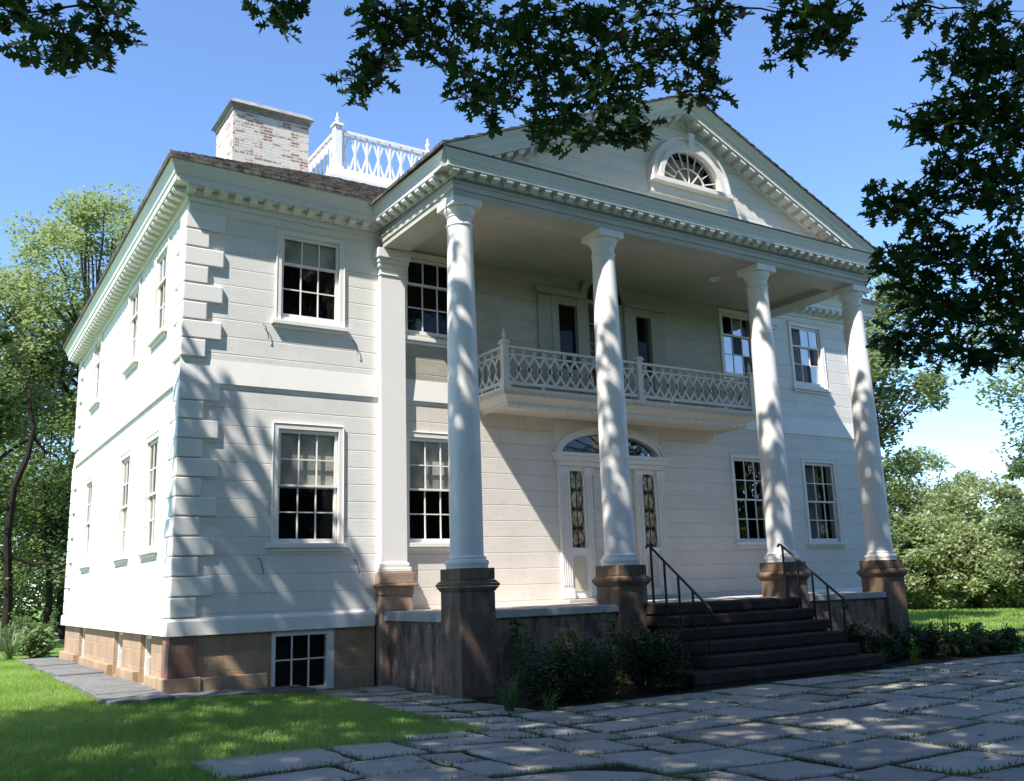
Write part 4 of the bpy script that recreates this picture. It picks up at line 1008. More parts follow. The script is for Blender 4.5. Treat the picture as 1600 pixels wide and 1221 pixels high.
CANOPY = [(-19.1,-24.5,15.1,0),(-19.2,-23.6,14.2,0),(-19.8,-22.2,14.9,0),(-20.2,-21.4,16.7,0),(-21.5,-20.5,17.5,0),(-19.7,-18.5,14.9,0),(-20.2,-18.0,16.8,0),(-19.7,-16.7,14.8,0),(-19.2,-15.3,14.6,0),(-19.1,-14.8,14.9,0),(-20.2,-13.8,16.0,0),(-21.7,-12.3,17.8,0),(-19.4,-10.3,15.0,0),(-19.7,-9.9,15.9,0),(-20.8,-9.2,16.8,0),(-19.1,-7.8,14.8,0),(-20.7,-7.0,16.9,0),(-20.4,-25.6,17.8,0),(-19.0,-24.1,15.7,0),(-20.1,-22.0,17.3,0),(-20.4,-21.6,17.4,0),(-18.0,-20.1,15.0,0),(-20.0,-19.5,17.5,0),(-17.9,-17.5,14.0,0),(-19.1,-16.3,16.7,0),(-18.4,-15.1,15.6,0),(-19.5,-14.1,16.8,0),(-17.9,-13.1,14.6,0),(-18.5,-12.0,14.9,0),(-18.6,-10.5,15.5,0),(-20.3,-10.5,17.8,0),(-20.1,-9.3,17.3,0),(-19.9,-8.0,16.9,0),(-17.8,-6.7,14.2,0),(-17.8,-25.0,16.0,0),(-18.4,-24.5,16.7,0),(-19.6,-23.2,17.8,0),(-17.0,-21.6,14.2,0),(-17.6,-20.9,14.7,0),(-17.0,-19.9,14.8,0),(-17.7,-19.0,15.8,0),(-17.5,-16.5,14.8,0),(-17.0,-14.8,14.2,0),(-19.6,-14.8,17.9,0),(-18.8,-13.9,17.7,0),(-19.2,-12.1,17.1,0),(-17.1,-10.4,14.4,0),(-17.5,-9.6,15.6,0),(-16.9,-7.6,14.2,0),(-18.4,-7.4,16.2,0),(-19.2,-7.1,17.7,0),(-16.2,-24.0,15.0,0),(-16.7,-22.7,16.1,0),(-17.9,-22.4,16.9,0),(-17.0,-21.1,15.5,0),(-16.7,-19.7,15.8,0),(-17.2,-18.1,16.3,0),(-17.8,-17.8,17.5,0),(-17.8,-16.0,17.1,0),(-17.0,-13.9,15.4,0),(-15.4,-12.6,14.1,0),(-15.7,-11.2,14.8,0),(-15.6,-10.8,14.1,0),(-18.4,-10.8,17.4,0),(-16.1,-8.2,14.2,0),(-16.9,-6.3,15.1,0),(-16.4,-25.7,16.7,0),(-15.5,-23.7,15.2,0),(-15.1,-23.1,14.7,0),(-15.6,-21.3,15.0,0),(-16.0,-20.3,16.3,0),(-16.5,-18.9,16.1,0),(-17.1,-19.1,18.0,0),(-15.7,-17.1,15.2,0),(-15.3,-16.2,15.0,0),(-15.2,-13.9,15.4,0),(-16.7,-13.5,17.0,0),(-16.8,-12.6,17.6,0),(-16.1,-11.6,16.6,0),(-14.9,-9.2,14.8,0),(-16.3,-9.1,16.2,0),(-16.2,-8.4,16.3,0),(-15.2,-7.2,15.4,0),(-14.4,-24.7,14.9,0),(-13.9,-23.3,14.7,0),(-15.5,-22.1,17.1,0),(-13.9,-20.5,14.1,0),(-15.1,-18.5,15.8,0),(-15.0,-17.1,15.5,0),(-16.6,-17.0,18.0,0),(-15.6,-14.9,16.4,0),(-15.2,-14.1,16.3,0),(-14.4,-12.8,15.8,0),(-15.9,-13.1,17.8,0),(-13.6,-10.2,14.2,0),(-14.9,-9.9,15.9,0),(-13.5,-9.0,14.4,0),(-15.8,-8.1,17.4,0),(-12.7,-25.0,14.6,0),(-13.9,-24.1,15.7,0),(-14.4,-23.3,16.8,0),(-12.9,-21.7,14.7,0),(-14.9,-21.8,17.7,0),(-14.3,-20.4,16.1,0),(-12.6,-18.6,14.1,0),(-13.5,-18.0,15.8,0),(-13.1,-16.2,14.4,0),(-13.1,-15.6,14.4,0),(-13.4,-15.3,15.7,0),(-14.0,-13.9,16.0,0),(-12.7,-12.5,14.0,0),(-13.0,-11.6,14.5,0),(-14.9,-11.2,17.1,0),(-15.4,-10.6,17.3,0),(-12.8,-8.2,14.3,0),(-12.9,-7.7,15.0,0),(-13.6,-6.6,16.0,0),(-12.1,-24.7,14.1,0),(-12.7,-23.3,15.0,0),(-11.8,-22.9,14.0,0),(-13.9,-22.4,17.3,0),(-12.2,-20.6,14.8,0),(-11.7,-19.7,14.5,0),(-13.2,-19.1,15.8,0),(-11.6,-17.2,14.1,0),(-12.9,-16.6,15.9,0),(-12.9,-16.1,16.1,0),(-12.6,-15.1,14.7,0),(-14.4,-14.2,18.0,0),(-14.0,-13.1,17.1,0),(-13.7,-12.2,17.6,0),(-12.9,-10.6,15.2,0),(-13.6,-10.0,16.3,0),(-14.3,-8.7,18.0,0),(-12.3,-7.0,14.6,0),(-12.3,-25.4,16.4,0),(-11.8,-23.8,15.4,0),(-10.8,-22.9,14.2,0),(-10.9,-20.6,14.7,0),(-12.3,-20.0,16.2,0),(-13.1,-19.9,17.0,0),(-10.4,-17.8,14.2,0),(-11.6,-16.8,15.9,0),(-11.7,-15.3,15.1,0),(-12.0,-15.1,16.3,0),(-11.1,-12.6,14.9,0),(-11.1,-11.4,14.1,0),(-11.0,-8.5,14.2,0),(-12.1,-8.4,15.5,0),(-12.9,-7.6,17.5,0),(-10.8,-5.9,14.1,0),(-11.0,-24.2,15.8,0),(-11.2,-23.2,15.6,0),(-9.5,-21.5,14.1,0),(-10.4,-20.6,15.4,0),(-12.2,-21.0,17.9,0),(-12.0,-19.5,17.8,0),(-9.5,-17.7,14.4,0),(-10.8,-17.6,16.3,0),(-11.8,-16.4,16.7,0),(-11.6,-15.0,16.9,0),(-10.2,-12.3,14.3,0),(-12.3,-12.9,18.0,0),(-10.7,-11.0,15.6,0),(-12.5,-10.1,17.6,0),(-10.4,-9.1,15.8,0),(-11.0,-25.9,17.7,0),(-8.9,-23.2,14.5,0),(-10.2,-23.5,16.4,0),(-9.6,-22.1,14.7,0),(-10.0,-21.4,16.2,0),(-11.2,-20.3,17.7,0),(-10.1,-19.4,15.6,0),(-9.7,-17.7,14.9,0),(-10.3,-17.0,16.7,0),(-10.2,-15.7,15.9,0),(-11.1,-15.5,17.1,0),(-11.5,-14.6,17.7,0),(-8.8,-12.5,14.4,0),(-9.7,-11.6,15.7,0),(-10.1,-11.5,15.9,0),(-9.3,-9.4,15.0,0),(-8.5,-8.2,14.5,0),(-9.7,-8.5,15.7,0),(-10.5,-7.0,16.6,0),(-11.2,-6.3,17.6,0),(-10.0,-25.7,17.9,0),(-10.3,-24.9,17.4,0),(-9.4,-23.4,16.3,0),(-9.7,-22.3,17.1,0),(-9.8,-20.5,17.6,0),(-10.0,-19.4,17.1,0),(-8.4,-17.7,15.4,0),(-7.6,-16.4,14.3,0),(-7.4,-15.6,14.4,0),(-10.8,-15.2,17.9,0),(-8.8,-14.2,16.1,0),(-9.5,-13.5,16.3,0),(-7.6,-11.4,14.7,0),(-8.8,-10.0,15.7,0),(-9.9,-10.1,17.8,0),(-7.7,-8.2,14.8,0),(-8.2,-6.6,15.5,0),(-9.7,-6.9,17.2,0),(-9.8,-5.6,16.9,0),(-8.3,-25.2,16.7,0),(-8.8,-25.0,17.5,0),(-7.9,-22.7,16.1,0),(-7.7,-22.0,14.8,0),(-8.5,-21.6,16.3,0),(-7.1,-19.3,15.0,0),(-8.9,-19.1,17.0,0),(-9.4,-19.0,17.6,0),(-7.9,-16.6,15.5,0),(-7.2,-15.3,15.0,0),(-8.8,-15.7,16.9,0),(-8.8,-14.4,17.7,0),(-9.6,-13.4,17.7,0),(-8.2,-12.3,15.8,0),(-8.7,-11.7,17.2,0),(-7.3,-9.5,14.5,0),(-7.3,-8.7,15.2,0),(-7.3,-7.5,14.5,0),(-7.6,-6.4,15.7,0),(-7.2,-4.9,14.2,0),(-7.3,-4.0,14.4,0),(-8.0,-25.6,17.8,0),(-7.8,-24.7,16.5,0),(-7.8,-23.8,17.5,0),(-8.5,-22.1,17.4,0),(-8.2,-21.3,17.6,0),(-7.1,-20.3,15.8,0),(-6.3,-19.0,15.5,0),(-5.7,-17.5,14.8,0),(-6.5,-16.3,15.1,0),(-6.5,-16.0,14.9,0),(-7.7,-14.9,16.4,0),(-6.6,-13.9,15.0,0),(-6.0,-12.9,14.3,0),(-6.4,-11.4,15.4,0),(-5.5,-11.0,14.4,0),(-7.9,-10.2,17.2,0),(-8.6,-9.7,18.0,0),(-7.0,-8.3,16.3,0),(-6.2,-6.8,14.6,0),(-6.5,-6.0,15.9,0),(-6.3,-4.7,14.2,0),(-6.2,-3.9,14.0,0),(-5.0,-25.2,14.8,0),(-5.4,-24.1,15.7,0),(-5.4,-23.1,14.9,0),(-6.3,-22.1,16.9,0),(-5.0,-20.3,15.0,0),(-5.5,-20.0,15.8,0),(-5.9,-18.6,15.6,0),(-4.7,-17.7,14.6,0),(-5.4,-16.2,14.7,0),(-6.8,-16.6,16.5,0),(-5.6,-14.6,16.0,0),(-6.6,-12.5,16.7,0),(-6.3,-11.2,16.8,0),(-5.8,-9.5,15.3,0),(-7.0,-9.6,17.6,0),(-5.1,-7.3,14.4,0),(-5.6,-7.1,15.8,0),(-5.6,-5.9,15.2,0),(-3.7,-24.4,14.3,0),(-5.4,-24.7,16.6,0),(-5.9,-23.8,17.7,0),(-4.5,-22.1,15.9,0),(-4.6,-20.9,14.7,0),(-5.3,-20.0,16.3,0),(-5.0,-19.5,16.1,0),(-6.5,-18.0,17.6,0),(-4.8,-15.8,16.3,0),(-5.8,-15.4,17.3,0),(-4.5,-14.4,15.7,0),(-5.2,-11.3,15.7,0),(-5.4,-10.4,16.5,0),(-4.8,-9.3,16.0,0),(-5.4,-7.7,15.9,0),(-5.1,-7.1,16.1,0),(-3.1,-24.6,14.4,0),(-5.0,-24.5,16.8,0),(-3.8,-22.7,15.4,0),(-3.6,-22.0,15.7,0),(-3.5,-20.6,14.6,0),(-3.0,-18.8,14.8,0),(-4.4,-17.7,16.1,0),(-2.7,-16.8,14.0,0),(-4.3,-16.5,16.5,0),(-3.4,-15.2,15.1,0),(-3.5,-14.0,15.9,0),(-4.4,-13.0,16.2,0),(-5.0,-12.4,17.6,0),(-5.7,-11.6,17.9,0),(-3.4,-9.7,14.9,0),(-4.8,-9.3,17.0,0),(-4.0,-6.7,15.9,0),(-2.5,-24.9,14.9,0),(-2.9,-23.8,16.1,0),(-3.2,-22.7,16.1,0),(-2.2,-21.4,14.5,0),(-1.6,-20.2,14.6,0),(-3.3,-20.2,16.1,0),(-3.4,-18.9,17.1,0),(-2.7,-16.4,15.3,0),(-3.5,-15.9,16.3,0),(-3.0,-15.3,16.0,0),(-1.7,-13.3,14.7,0),(-2.4,-12.7,14.5,0),(-3.7,-12.5,16.4,0),(-3.7,-10.9,16.4,0),(-2.6,-10.2,15.8,0),(-3.8,-9.2,17.3,0),(-2.4,-7.5,14.4,0),(-2.5,-6.4,15.3,0),(-1.7,-22.9,15.7,0),(-3.7,-22.7,17.8,0),(-0.5,-20.9,14.2,0),(-0.8,-19.4,14.7,0),(-1.0,-18.4,14.1,0),(-2.7,-17.8,16.7,0),(-1.5,-16.6,15.9,0),(-2.0,-15.8,16.2,0),(-3.0,-16.0,17.4,0),(-1.6,-14.4,16.0,0),(-1.3,-13.0,14.7,0),(-1.1,-11.5,14.2,0),(-1.7,-10.2,14.8,0),(-3.0,-10.6,17.8,0),(-3.5,-9.5,17.6,0),(-2.1,-7.8,15.4,0),(-1.4,-25.8,17.0,1),(-1.3,-23.0,15.9,1),(0.4,-21.3,14.4,1),(-2.1,-21.3,17.2,1),(-1.8,-20.3,17.0,1),(-1.9,-19.4,16.7,1),(0.2,-17.5,14.2,1),(0.1,-17.0,14.9,1),(-0.9,-16.2,16.5,1),(-0.7,-15.1,15.3,1),(-0.4,-14.0,15.8,1),(-1.1,-12.5,15.5,1),(-0.6,-11.5,15.3,1),(-1.9,-10.8,16.7,1),(-1.1,-10.2,16.0,1),(-0.9,-9.6,16.2,1),(-1.2,-8.4,15.7,1),(-1.1,-7.1,16.5,1),(-1.0,-25.7,17.0,1),(-0.0,-23.5,15.7,1),(0.6,-22.4,15.4,1),(0.9,-22.1,14.4,1),(-0.6,-21.9,17.1,1),(-0.3,-19.9,15.7,1),(-0.1,-17.9,16.2,1),(-1.5,-18.0,18.0,1),(1.0,-15.7,14.3,1),(-1.6,-16.1,17.7,1),(-0.8,-14.9,17.2,1),(-0.1,-13.1,15.5,1),(1.6,-11.3,14.4,1),(-0.3,-11.2,16.0,1),(0.2,-9.8,15.7,1),(0.7,-8.1,14.4,1),(1.1,-7.3,14.1,1),(2.0,-25.0,14.1,1),(2.0,-23.3,14.7,1),(1.4,-22.6,15.2,1),(2.1,-21.6,14.4,1),(1.6,-21.1,15.4,1),(0.3,-20.5,16.5,1),(1.0,-19.2,15.7,1),(0.3,-18.2,17.2,1),(0.8,-16.9,16.6,1),(2.0,-15.7,14.1,1),(2.0,-14.7,14.0,1),(1.0,-13.3,15.2,1),(2.0,-12.7,14.0,1),(0.1,-12.7,17.5,1),(1.2,-11.1,16.1,1),(1.9,-9.0,14.2,1),(-0.4,-9.7,17.5,1),(3.2,-24.5,14.0,1),(1.4,-24.6,16.9,1),(1.1,-23.4,17.1,1),(1.9,-21.7,15.9,1),(2.9,-20.5,14.4,1),(3.7,-19.2,14.1,1),(2.1,-19.5,15.8,1),(1.3,-18.8,16.8,1),(1.5,-16.9,16.8,1),(0.6,-16.7,17.9,1),(1.7,-15.7,16.9,1),(3.0,-13.6,14.2,1),(1.8,-12.8,15.8,1),(3.4,-11.3,14.2,1),(2.4,-11.1,14.7,1),(2.5,-10.4,15.5,1),(1.5,-8.9,16.4,1),(2.4,-7.8,16.1,1),(2.7,-6.7,15.0,1),(1.9,-25.2,17.2,1),(1.9,-24.5,17.3,1),(3.0,-23.1,16.5,1),(2.7,-22.0,16.8,1),(3.1,-21.3,16.2,1),(3.3,-20.1,15.6,1),(3.9,-18.7,14.9,1),(3.5,-18.0,15.5,1),(3.9,-16.3,14.3,1),(4.1,-15.9,14.2,1),(3.6,-14.8,14.5,1),(2.9,-13.9,16.4,1),(3.3,-12.4,15.1,1),(2.7,-12.7,16.5,1),(3.2,-10.6,15.5,1),(4.4,-9.2,14.3,1),(2.5,-9.8,16.8,1),(4.3,-7.9,14.6,1),(3.4,-25.5,17.1,1),(4.8,-23.8,14.2,1),(3.6,-22.7,16.0,1),(4.5,-21.8,15.2,1),(3.6,-21.7,16.9,1),(2.4,-21.1,18.0,1),(4.5,-18.9,14.5,1),(2.2,-18.4,17.9,1),(3.4,-17.3,17.0,1),(5.0,-15.3,14.2,1),(3.6,-15.3,17.0,1),(4.0,-14.0,15.6,1),(4.2,-12.6,15.7,1),(2.1,-11.6,18.0,1),(4.4,-10.2,15.0,1),(3.0,-9.4,17.1,1),(4.0,-7.5,15.9,1),(5.1,-25.4,16.0,1),(4.5,-24.2,17.4,1),(4.5,-23.2,16.0,1),(4.0,-22.5,16.9,1),(5.4,-21.1,15.8,1),(4.8,-20.5,16.9,1),(4.0,-19.8,17.4,1),(4.4,-18.5,17.2,1),(6.0,-16.9,14.5,1),(3.8,-16.4,17.1,1),(4.9,-14.9,16.1,1),(4.6,-14.0,17.0,1),(5.5,-12.5,14.7,1),(4.1,-12.7,17.5,1),(3.9,-12.0,17.4,1),(5.1,-9.7,15.5,1),(4.1,-9.5,16.8,1),(4.8,-7.0,16.7,1),(4.8,-25.8,17.9,1),(7.7,-22.4,14.2,1),(5.3,-22.1,16.5,1),(7.4,-20.3,14.0,1),(6.6,-19.4,15.0,1),(7.0,-18.6,14.3,1),(5.8,-18.0,16.8,1),(4.8,-17.7,17.1,1),(6.3,-15.3,14.8,1),(5.1,-15.9,17.9,1),(5.7,-14.3,15.8,1),(6.6,-13.0,15.0,1),(4.4,-11.8,17.6,1),(5.6,-9.9,15.9,1),(5.6,-9.1,15.8,1),(6.1,-7.4,16.5,1),(5.6,-6.4,16.0,1),(7.1,-24.9,16.4,1),(6.0,-24.1,16.8,1),(6.5,-22.2,16.5,1),(7.5,-21.5,16.0,1),(5.9,-20.9,17.7,1),(6.4,-19.6,16.4,1),(6.8,-18.1,16.9,1),(7.9,-15.3,14.4,1),(6.5,-14.9,16.9,1),(7.5,-13.3,15.0,1),(7.0,-12.4,16.3,1),(7.8,-10.7,14.9,1),(6.2,-10.8,16.9,1),(6.9,-9.4,16.1,1),(7.5,-7.1,15.7,1),(6.8,-24.8,17.4,1),(7.7,-23.3,16.0,1),(6.8,-22.2,17.3,1),(8.2,-20.8,16.0,1),(6.8,-20.0,17.8,1),(8.0,-18.1,16.5,1),(7.2,-17.3,16.9,1),(8.6,-15.3,15.1,1),(7.7,-15.8,16.9,1),(9.2,-13.3,14.2,1),(8.0,-13.3,15.9,1),(7.3,-11.9,16.9,1),(7.3,-11.3,17.2,1),(7.1,-10.3,17.8,1),(7.0,-9.7,18.0,1),(6.8,-8.0,17.0,1),(7.1,-7.8,17.2,1),(7.6,-25.4,17.5,1),(10.2,-23.6,14.7,1),(9.2,-23.3,16.4,1),(10.3,-22.1,14.7,1),(9.1,-21.1,15.8,1),(10.4,-19.8,14.3,1),(8.9,-19.2,16.6,1),(9.1,-18.4,16.1,1),(9.4,-16.7,15.1,1),(10.3,-14.6,14.2,1),(9.0,-13.7,15.8,1),(9.3,-13.0,15.6,1),(8.1,-12.4,17.4,1),(9.9,-10.3,14.5,1),(10.5,-8.9,14.3,1),(9.9,-7.8,14.5,1),(10.8,-24.2,14.7,1),(10.6,-23.5,15.5,1),(8.4,-23.7,17.7,1),(11.3,-21.1,14.4,1),(10.8,-20.6,14.2,1),(9.8,-20.0,16.3,1),(9.6,-19.3,16.4,1),(9.0,-18.2,17.1,1),(10.0,-16.5,15.5,1),(9.1,-14.9,16.6,1),(9.2,-14.4,16.5,1),(9.1,-11.9,17.4,1),(10.3,-9.5,14.8,1),(9.5,-8.8,16.0,1),(11.8,-25.1,14.9,1),(11.6,-24.4,15.7,1),(11.8,-23.2,14.8,1),(11.6,-22.2,15.8,1),(10.5,-20.9,16.4,1),(12.3,-19.4,14.4,1),(9.2,-19.2,17.8,1),(11.3,-18.3,15.3,1),(11.9,-16.4,14.4,1),(11.9,-15.4,15.4,1),(11.3,-14.0,15.3,1),(10.7,-12.3,15.8,1),(10.9,-11.6,16.4,1),(10.2,-10.8,17.3,1),(12.3,-6.0,14.7,1),(11.9,-24.4,15.9,1),(10.5,-23.9,17.9,1),(13.0,-20.8,15.1,1),(12.1,-19.8,16.2,1),(12.7,-18.3,15.1,1),(10.9,-18.3,17.9,1),(13.0,-16.6,14.5,1),(13.2,-14.4,14.1,1),(11.9,-13.5,15.7,1),(10.9,-12.3,17.9,1),(11.4,-11.4,16.6,1),(10.9,-10.3,17.8,1),(13.0,-8.9,14.4,1),(11.0,-9.0,17.5,1),(12.7,-25.0,16.0,1),(12.4,-24.9,17.4,1),(14.3,-22.1,14.1,1),(11.9,-22.8,16.9,1),(12.3,-20.7,16.3,1),(12.8,-20.1,16.1,1),(13.2,-19.1,15.9,1),(12.8,-16.4,15.8,1),(12.1,-15.1,16.6,1),(11.9,-13.1,16.9,1),(12.5,-11.9,16.8,1),(12.2,-10.2,17.9,1),(13.0,-8.9,15.6,1),(11.7,-9.0,17.8,1),(13.6,-25.2,16.3,1),(15.0,-23.9,14.6,1),(13.9,-23.8,16.7,1),(14.0,-22.7,16.6,1),(12.5,-21.7,17.9,1),(14.3,-19.6,15.5,1),(14.4,-18.8,15.5,1),(14.9,-17.0,14.2,1),(13.8,-17.0,16.7,1),(13.3,-16.2,17.3,1),(14.3,-15.2,15.4,1),(13.1,-14.6,16.6,1),(15.6,-12.4,14.3,1),(14.1,-12.7,16.3,1),(15.0,-10.8,14.3,1),(14.5,-10.1,14.7,1),(14.2,-8.9,16.1,1),(12.3,-9.1,17.9,1),(14.5,-6.3,15.2,1),(13.5,-25.2,17.9,1),(14.5,-24.2,17.1,1),(14.8,-23.3,16.1,1),(16.0,-21.9,14.8,1),(14.2,-21.3,17.8,1),(15.2,-20.0,15.7,1),(13.4,-20.0,17.8,1),(15.8,-17.5,14.4,1),(15.8,-15.9,14.5,1),(14.4,-15.7,16.6,1),(14.7,-14.1,15.8,1),(14.5,-12.8,16.6,1),(16.0,-11.6,15.2,1),(14.4,-11.1,17.3,1),(15.9,-9.4,14.0,1),(15.0,-9.5,16.0,1),(14.6,-8.4,16.1,1),(15.5,-6.8,15.0,1)]
SPRAYS = [(-3.26,-7.95,6.15,0.21,0.23,0),(-3.00,-7.75,6.14,0.32,0.30,0),(-2.70,-7.70,6.14,0.33,0.21,0),(-2.50,-7.86,6.27,0.22,0.17,0),(-2.66,-8.02,6.36,0.27,0.13,0),(-1.05,-7.77,7.03,0.24,0.22,0),(-0.92,-7.87,7.08,0.16,0.09,0),(-0.21,-8.30,6.97,0.28,0.28,0),(-0.01,-8.03,6.83,0.27,0.26,0),(-0.16,-7.72,6.49,0.27,0.19,0),(-0.08,-7.93,6.62,0.19,0.19,0),(-0.01,-8.39,6.84,0.19,0.25,0),(0.18,-8.50,6.77,0.22,0.25,0),(0.43,-8.41,6.73,0.22,0.25,0),(0.77,-8.32,6.48,0.25,0.36,0),(1.00,-8.31,6.34,0.20,0.23,0),(0.59,-8.78,6.81,0.37,0.28,0),(0.81,-9.10,6.57,0.27,0.36,0),(1.01,-9.36,6.61,0.27,0.27,0),(0.90,-8.84,6.26,0.25,0.31,0),(1.04,-9.18,6.26,0.27,0.30,0),(1.24,-9.42,6.25,0.30,0.33,0),(1.23,-9.19,5.84,0.30,0.27,0),(1.20,-9.02,5.74,0.18,0.18,0),(1.37,-9.66,6.37,0.30,0.33,0),(1.50,-9.64,5.96,0.30,0.30,0),(1.64,-9.54,5.71,0.33,0.24,0),(1.80,-9.62,5.62,0.24,0.17,0),(1.43,-9.27,5.62,0.21,0.13,0),(1.67,-9.91,6.12,0.29,0.29,0),(1.90,-10.10,6.29,0.29,0.29,0),(2.06,-10.24,5.94,0.26,0.23,0),(2.15,-10.27,6.33,0.23,0.26,0),(2.24,-10.21,5.85,0.15,0.12,0),(0.36,-8.68,7.00,0.37,0.12,0),(1.19,-9.62,6.69,0.47,0.15,0),(1.68,-10.03,6.55,0.41,0.18,0),(2.22,-10.39,6.59,0.26,0.15,0),(2.59,-10.93,6.36,0.25,0.20,0),(2.75,-10.99,6.16,0.31,0.18,0),(2.63,-10.76,6.06,0.16,0.14,0),(2.95,-11.10,6.12,0.20,0.17,0),(2.83,-11.09,6.35,0.28,0.14,0),(4.71,-11.44,6.78,0.43,0.19,1),(4.95,-11.50,6.40,0.31,0.37,1),(4.78,-11.15,6.47,0.29,0.32,1),(4.74,-10.76,5.95,0.29,0.26,1),(4.82,-11.04,5.91,0.32,0.29,1),(4.95,-11.35,5.80,0.34,0.37,1),(4.19,-11.11,6.86,0.28,0.11,1),(4.88,-10.21,5.36,0.30,0.24,1),(4.99,-10.47,5.14,0.33,0.30,1),(5.08,-10.94,5.32,0.39,0.32,1),(5.31,-11.18,5.21,0.29,0.38,1),(4.83,-10.04,5.30,0.15,0.12,1),(4.94,-10.79,5.56,0.29,0.23,1),(5.07,-10.29,4.72,0.37,0.27,1),(4.93,-10.08,4.70,0.27,0.20,1),(5.22,-10.62,4.64,0.39,0.36,1),(5.41,-10.96,4.56,0.32,0.39,1),(5.43,-10.62,4.12,0.36,0.33,1),(5.56,-10.95,4.12,0.26,0.39,1),(5.22,-10.28,4.26,0.30,0.27,1),(5.17,-10.05,3.96,0.30,0.24,1),(5.12,-9.76,3.89,0.24,0.17,1),(5.37,-10.25,3.76,0.37,0.20,1),(5.57,-10.47,3.66,0.26,0.17,1),(5.71,-10.70,3.73,0.26,0.23,1),(5.07,-10.09,4.40,0.27,0.20,1),(5.12,-11.42,5.67,0.25,0.31,1),(5.11,-11.53,6.16,0.19,0.31,1)]

LOW = {0: [(-3.4, -8.6, 8.0), (-1.2, -8.6, 9.0), (1.2, -9.8, 8.4), (2.6, -10.3, 8.4), (3.6, -10.8, 8.2)], 1: [(4.6, -11.8, 8.6), (6.2, -12.2, 7.6), (6.0, -11.2, 8.9), (6.6, -12.9, 6.0)]}
def oak(label, loc, flag, th):
    root = empty('oak_tree', loc); tag(root, label, 'tree', 'oak trees overhanging the patio')
    L = Vector(loc); tr = MB()
    fork = Vector((0, 0, th))
    tr.tube([(0, 0, -.3), (0, 0, .2), (.05, .02, 1.5), (-.04, .06, th*.6), tuple(fork)], [.85, .62, .5, .45, .4], 14)
    big = [np.array(c[:3]) for c in CANOPY if c[3] == flag]; spr = [s for s in SPRAYS if s[5] == flag]
    heads = []
    far = [b_ for b_ in big]; pr.shuffle(far)
    for b_ in far[:26]:
        q = Vector(b_)-L; heads.append(q); mid = fork.lerp(q, .5)+Vector((0, 0, .8)); limb(tr, fork, mid, .16, .09, .3); limb(tr, mid, q, .09, .02, .1)
    heads = [Vector(h_)-L for h_ in LOW[flag]]
    for q in heads: mid = Vector((0, 0, th*.8)).lerp(q, .5)+Vector((0, 0, .7)); limb(tr, (0, 0, th*.8), mid, .14, .09, .2); limb(tr, mid, q, .09, .035, .1)
    trunk = tr.build('trunk', M['bark'], root, smooth=True)
    # twigs reaching each hanging spray, starting above the frame
    tw = MB()
    spos = [Vector(s[:3])-L for s in spr]
    order = sorted(range(len(spos)), key=lambda i: -spos[i].z)
    done = []
    for i in order:
        q = spos[i]; cand = [d for d in done if d.z > q.z and (d-q).length < 1.3]
        if cand: a = min(cand, key=lambda d: (d-q).length); r = .011
        else:
            a = min([h_ for h_ in heads if h_.z > q.z+.5] or heads, key=lambda d: (d-q).length); r = .03
        limb(tw, a, q, r, .006, .1, 5, .18); done.append(q)
        for _ in range(4):
            e_ = q+Vector((pr.uniform(-1, 1)*spr[i][3], pr.uniform(-1, 1)*spr[i][3], pr.uniform(-1, .4)*spr[i][4]))*.9; limb(tw, q, e_, .006, .003, .1, 3, .2)
    tw.build('branches', M['darkbark'], root)
    C = np.concatenate([ball(150, b_, (1.2, 1.2, .85), .2) for b_ in big])-np.array(loc)
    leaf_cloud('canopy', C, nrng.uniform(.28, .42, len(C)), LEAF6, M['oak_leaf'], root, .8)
    C = []
    for x, y, z, ru, rv, f in spr:
        n = int((34 if f == 0 else 52)*(ru*rv)/(.25*.25))+12
        c = (x, y, z); C.append(ball(int(n*.8), c, (ru*.82, ru*.82, rv*.8), .0)); C.append(ball(int(n*.28), c, (ru*1.0, ru*1.0, rv*1.0), .6))
    C = np.concatenate(C)-np.array(loc)
    leaf_cloud('foliage', C, nrng.uniform(.14, .235, len(C)), OAK, M['oak_leaf'], root, .55, .5, .25)
    return root
oak('oak tree behind the viewer whose lobed leaves hang across the top of the sky', (-9.5, -19.5, gz(-7)), 0, 8.5)
oak('oak tree standing off to the right whose dark leafy branches hang down the right edge', (8.5, -19.0, gz(8)), 1, 8.5)

def tree(name, label, cat, loc, h, crown, nclump, per, size, mat, trunk_r=.25, shape=DIAMOND, group=None, zlow=.3, clump=(.6, 1.3), bark='bark', shell=.4, lean=(0, 0)):
    """crown: list of (dx, dy, z, rx, ry, rz) masses; clumps of leaves ride on their surfaces with gaps between"""
    root = empty(name, loc); tag(root, label, cat, group)
    tr = MB(); top = Vector((lean[0], lean[1], h*.62))
    tp = [(0, 0, -.3), (0, 0, .1), (lean[0]*.2+.1, lean[1]*.2, h*.2), (lean[0]*.6-.1, lean[1]*.6+.1, h*.42), tuple(top)]
    tr.tube(tp, [trunk_r*1.5, trunk_r*1.15, trunk_r*.9, trunk_r*.65, trunk_r*.3], 10)
    C = []; w = np.array([c[3]*c[4]+c[4]*c[5] for c in crown]); w = w/w.sum()
    for ci, c in enumerate(crown):
        m = max(2, int(nclump*w[ci]))
        for k in range(m):
            cc = ball(1, c[:3], c[3:], .62)[0]; r = nrng.uniform(*clump)
            C.append(ball(int(per*nrng.uniform(.6, 1.2)), cc, (r, r, r*.62), .25))
            if k % 3 == 0: limb(tr, Vector(tp[3]).lerp(top, pr.random()), Vector(cc), trunk_r*.32, .02, .2, 4)
    tr.build('trunk', M[bark], root, smooth=True)
    C = np.concatenate(C); C = C[C[:, 2] > .05]
    leaf_cloud('crown', C, size*nrng.uniform(.7, 1.3, len(C)), shape, M[mat], root, .6, 0, .2)
    return root
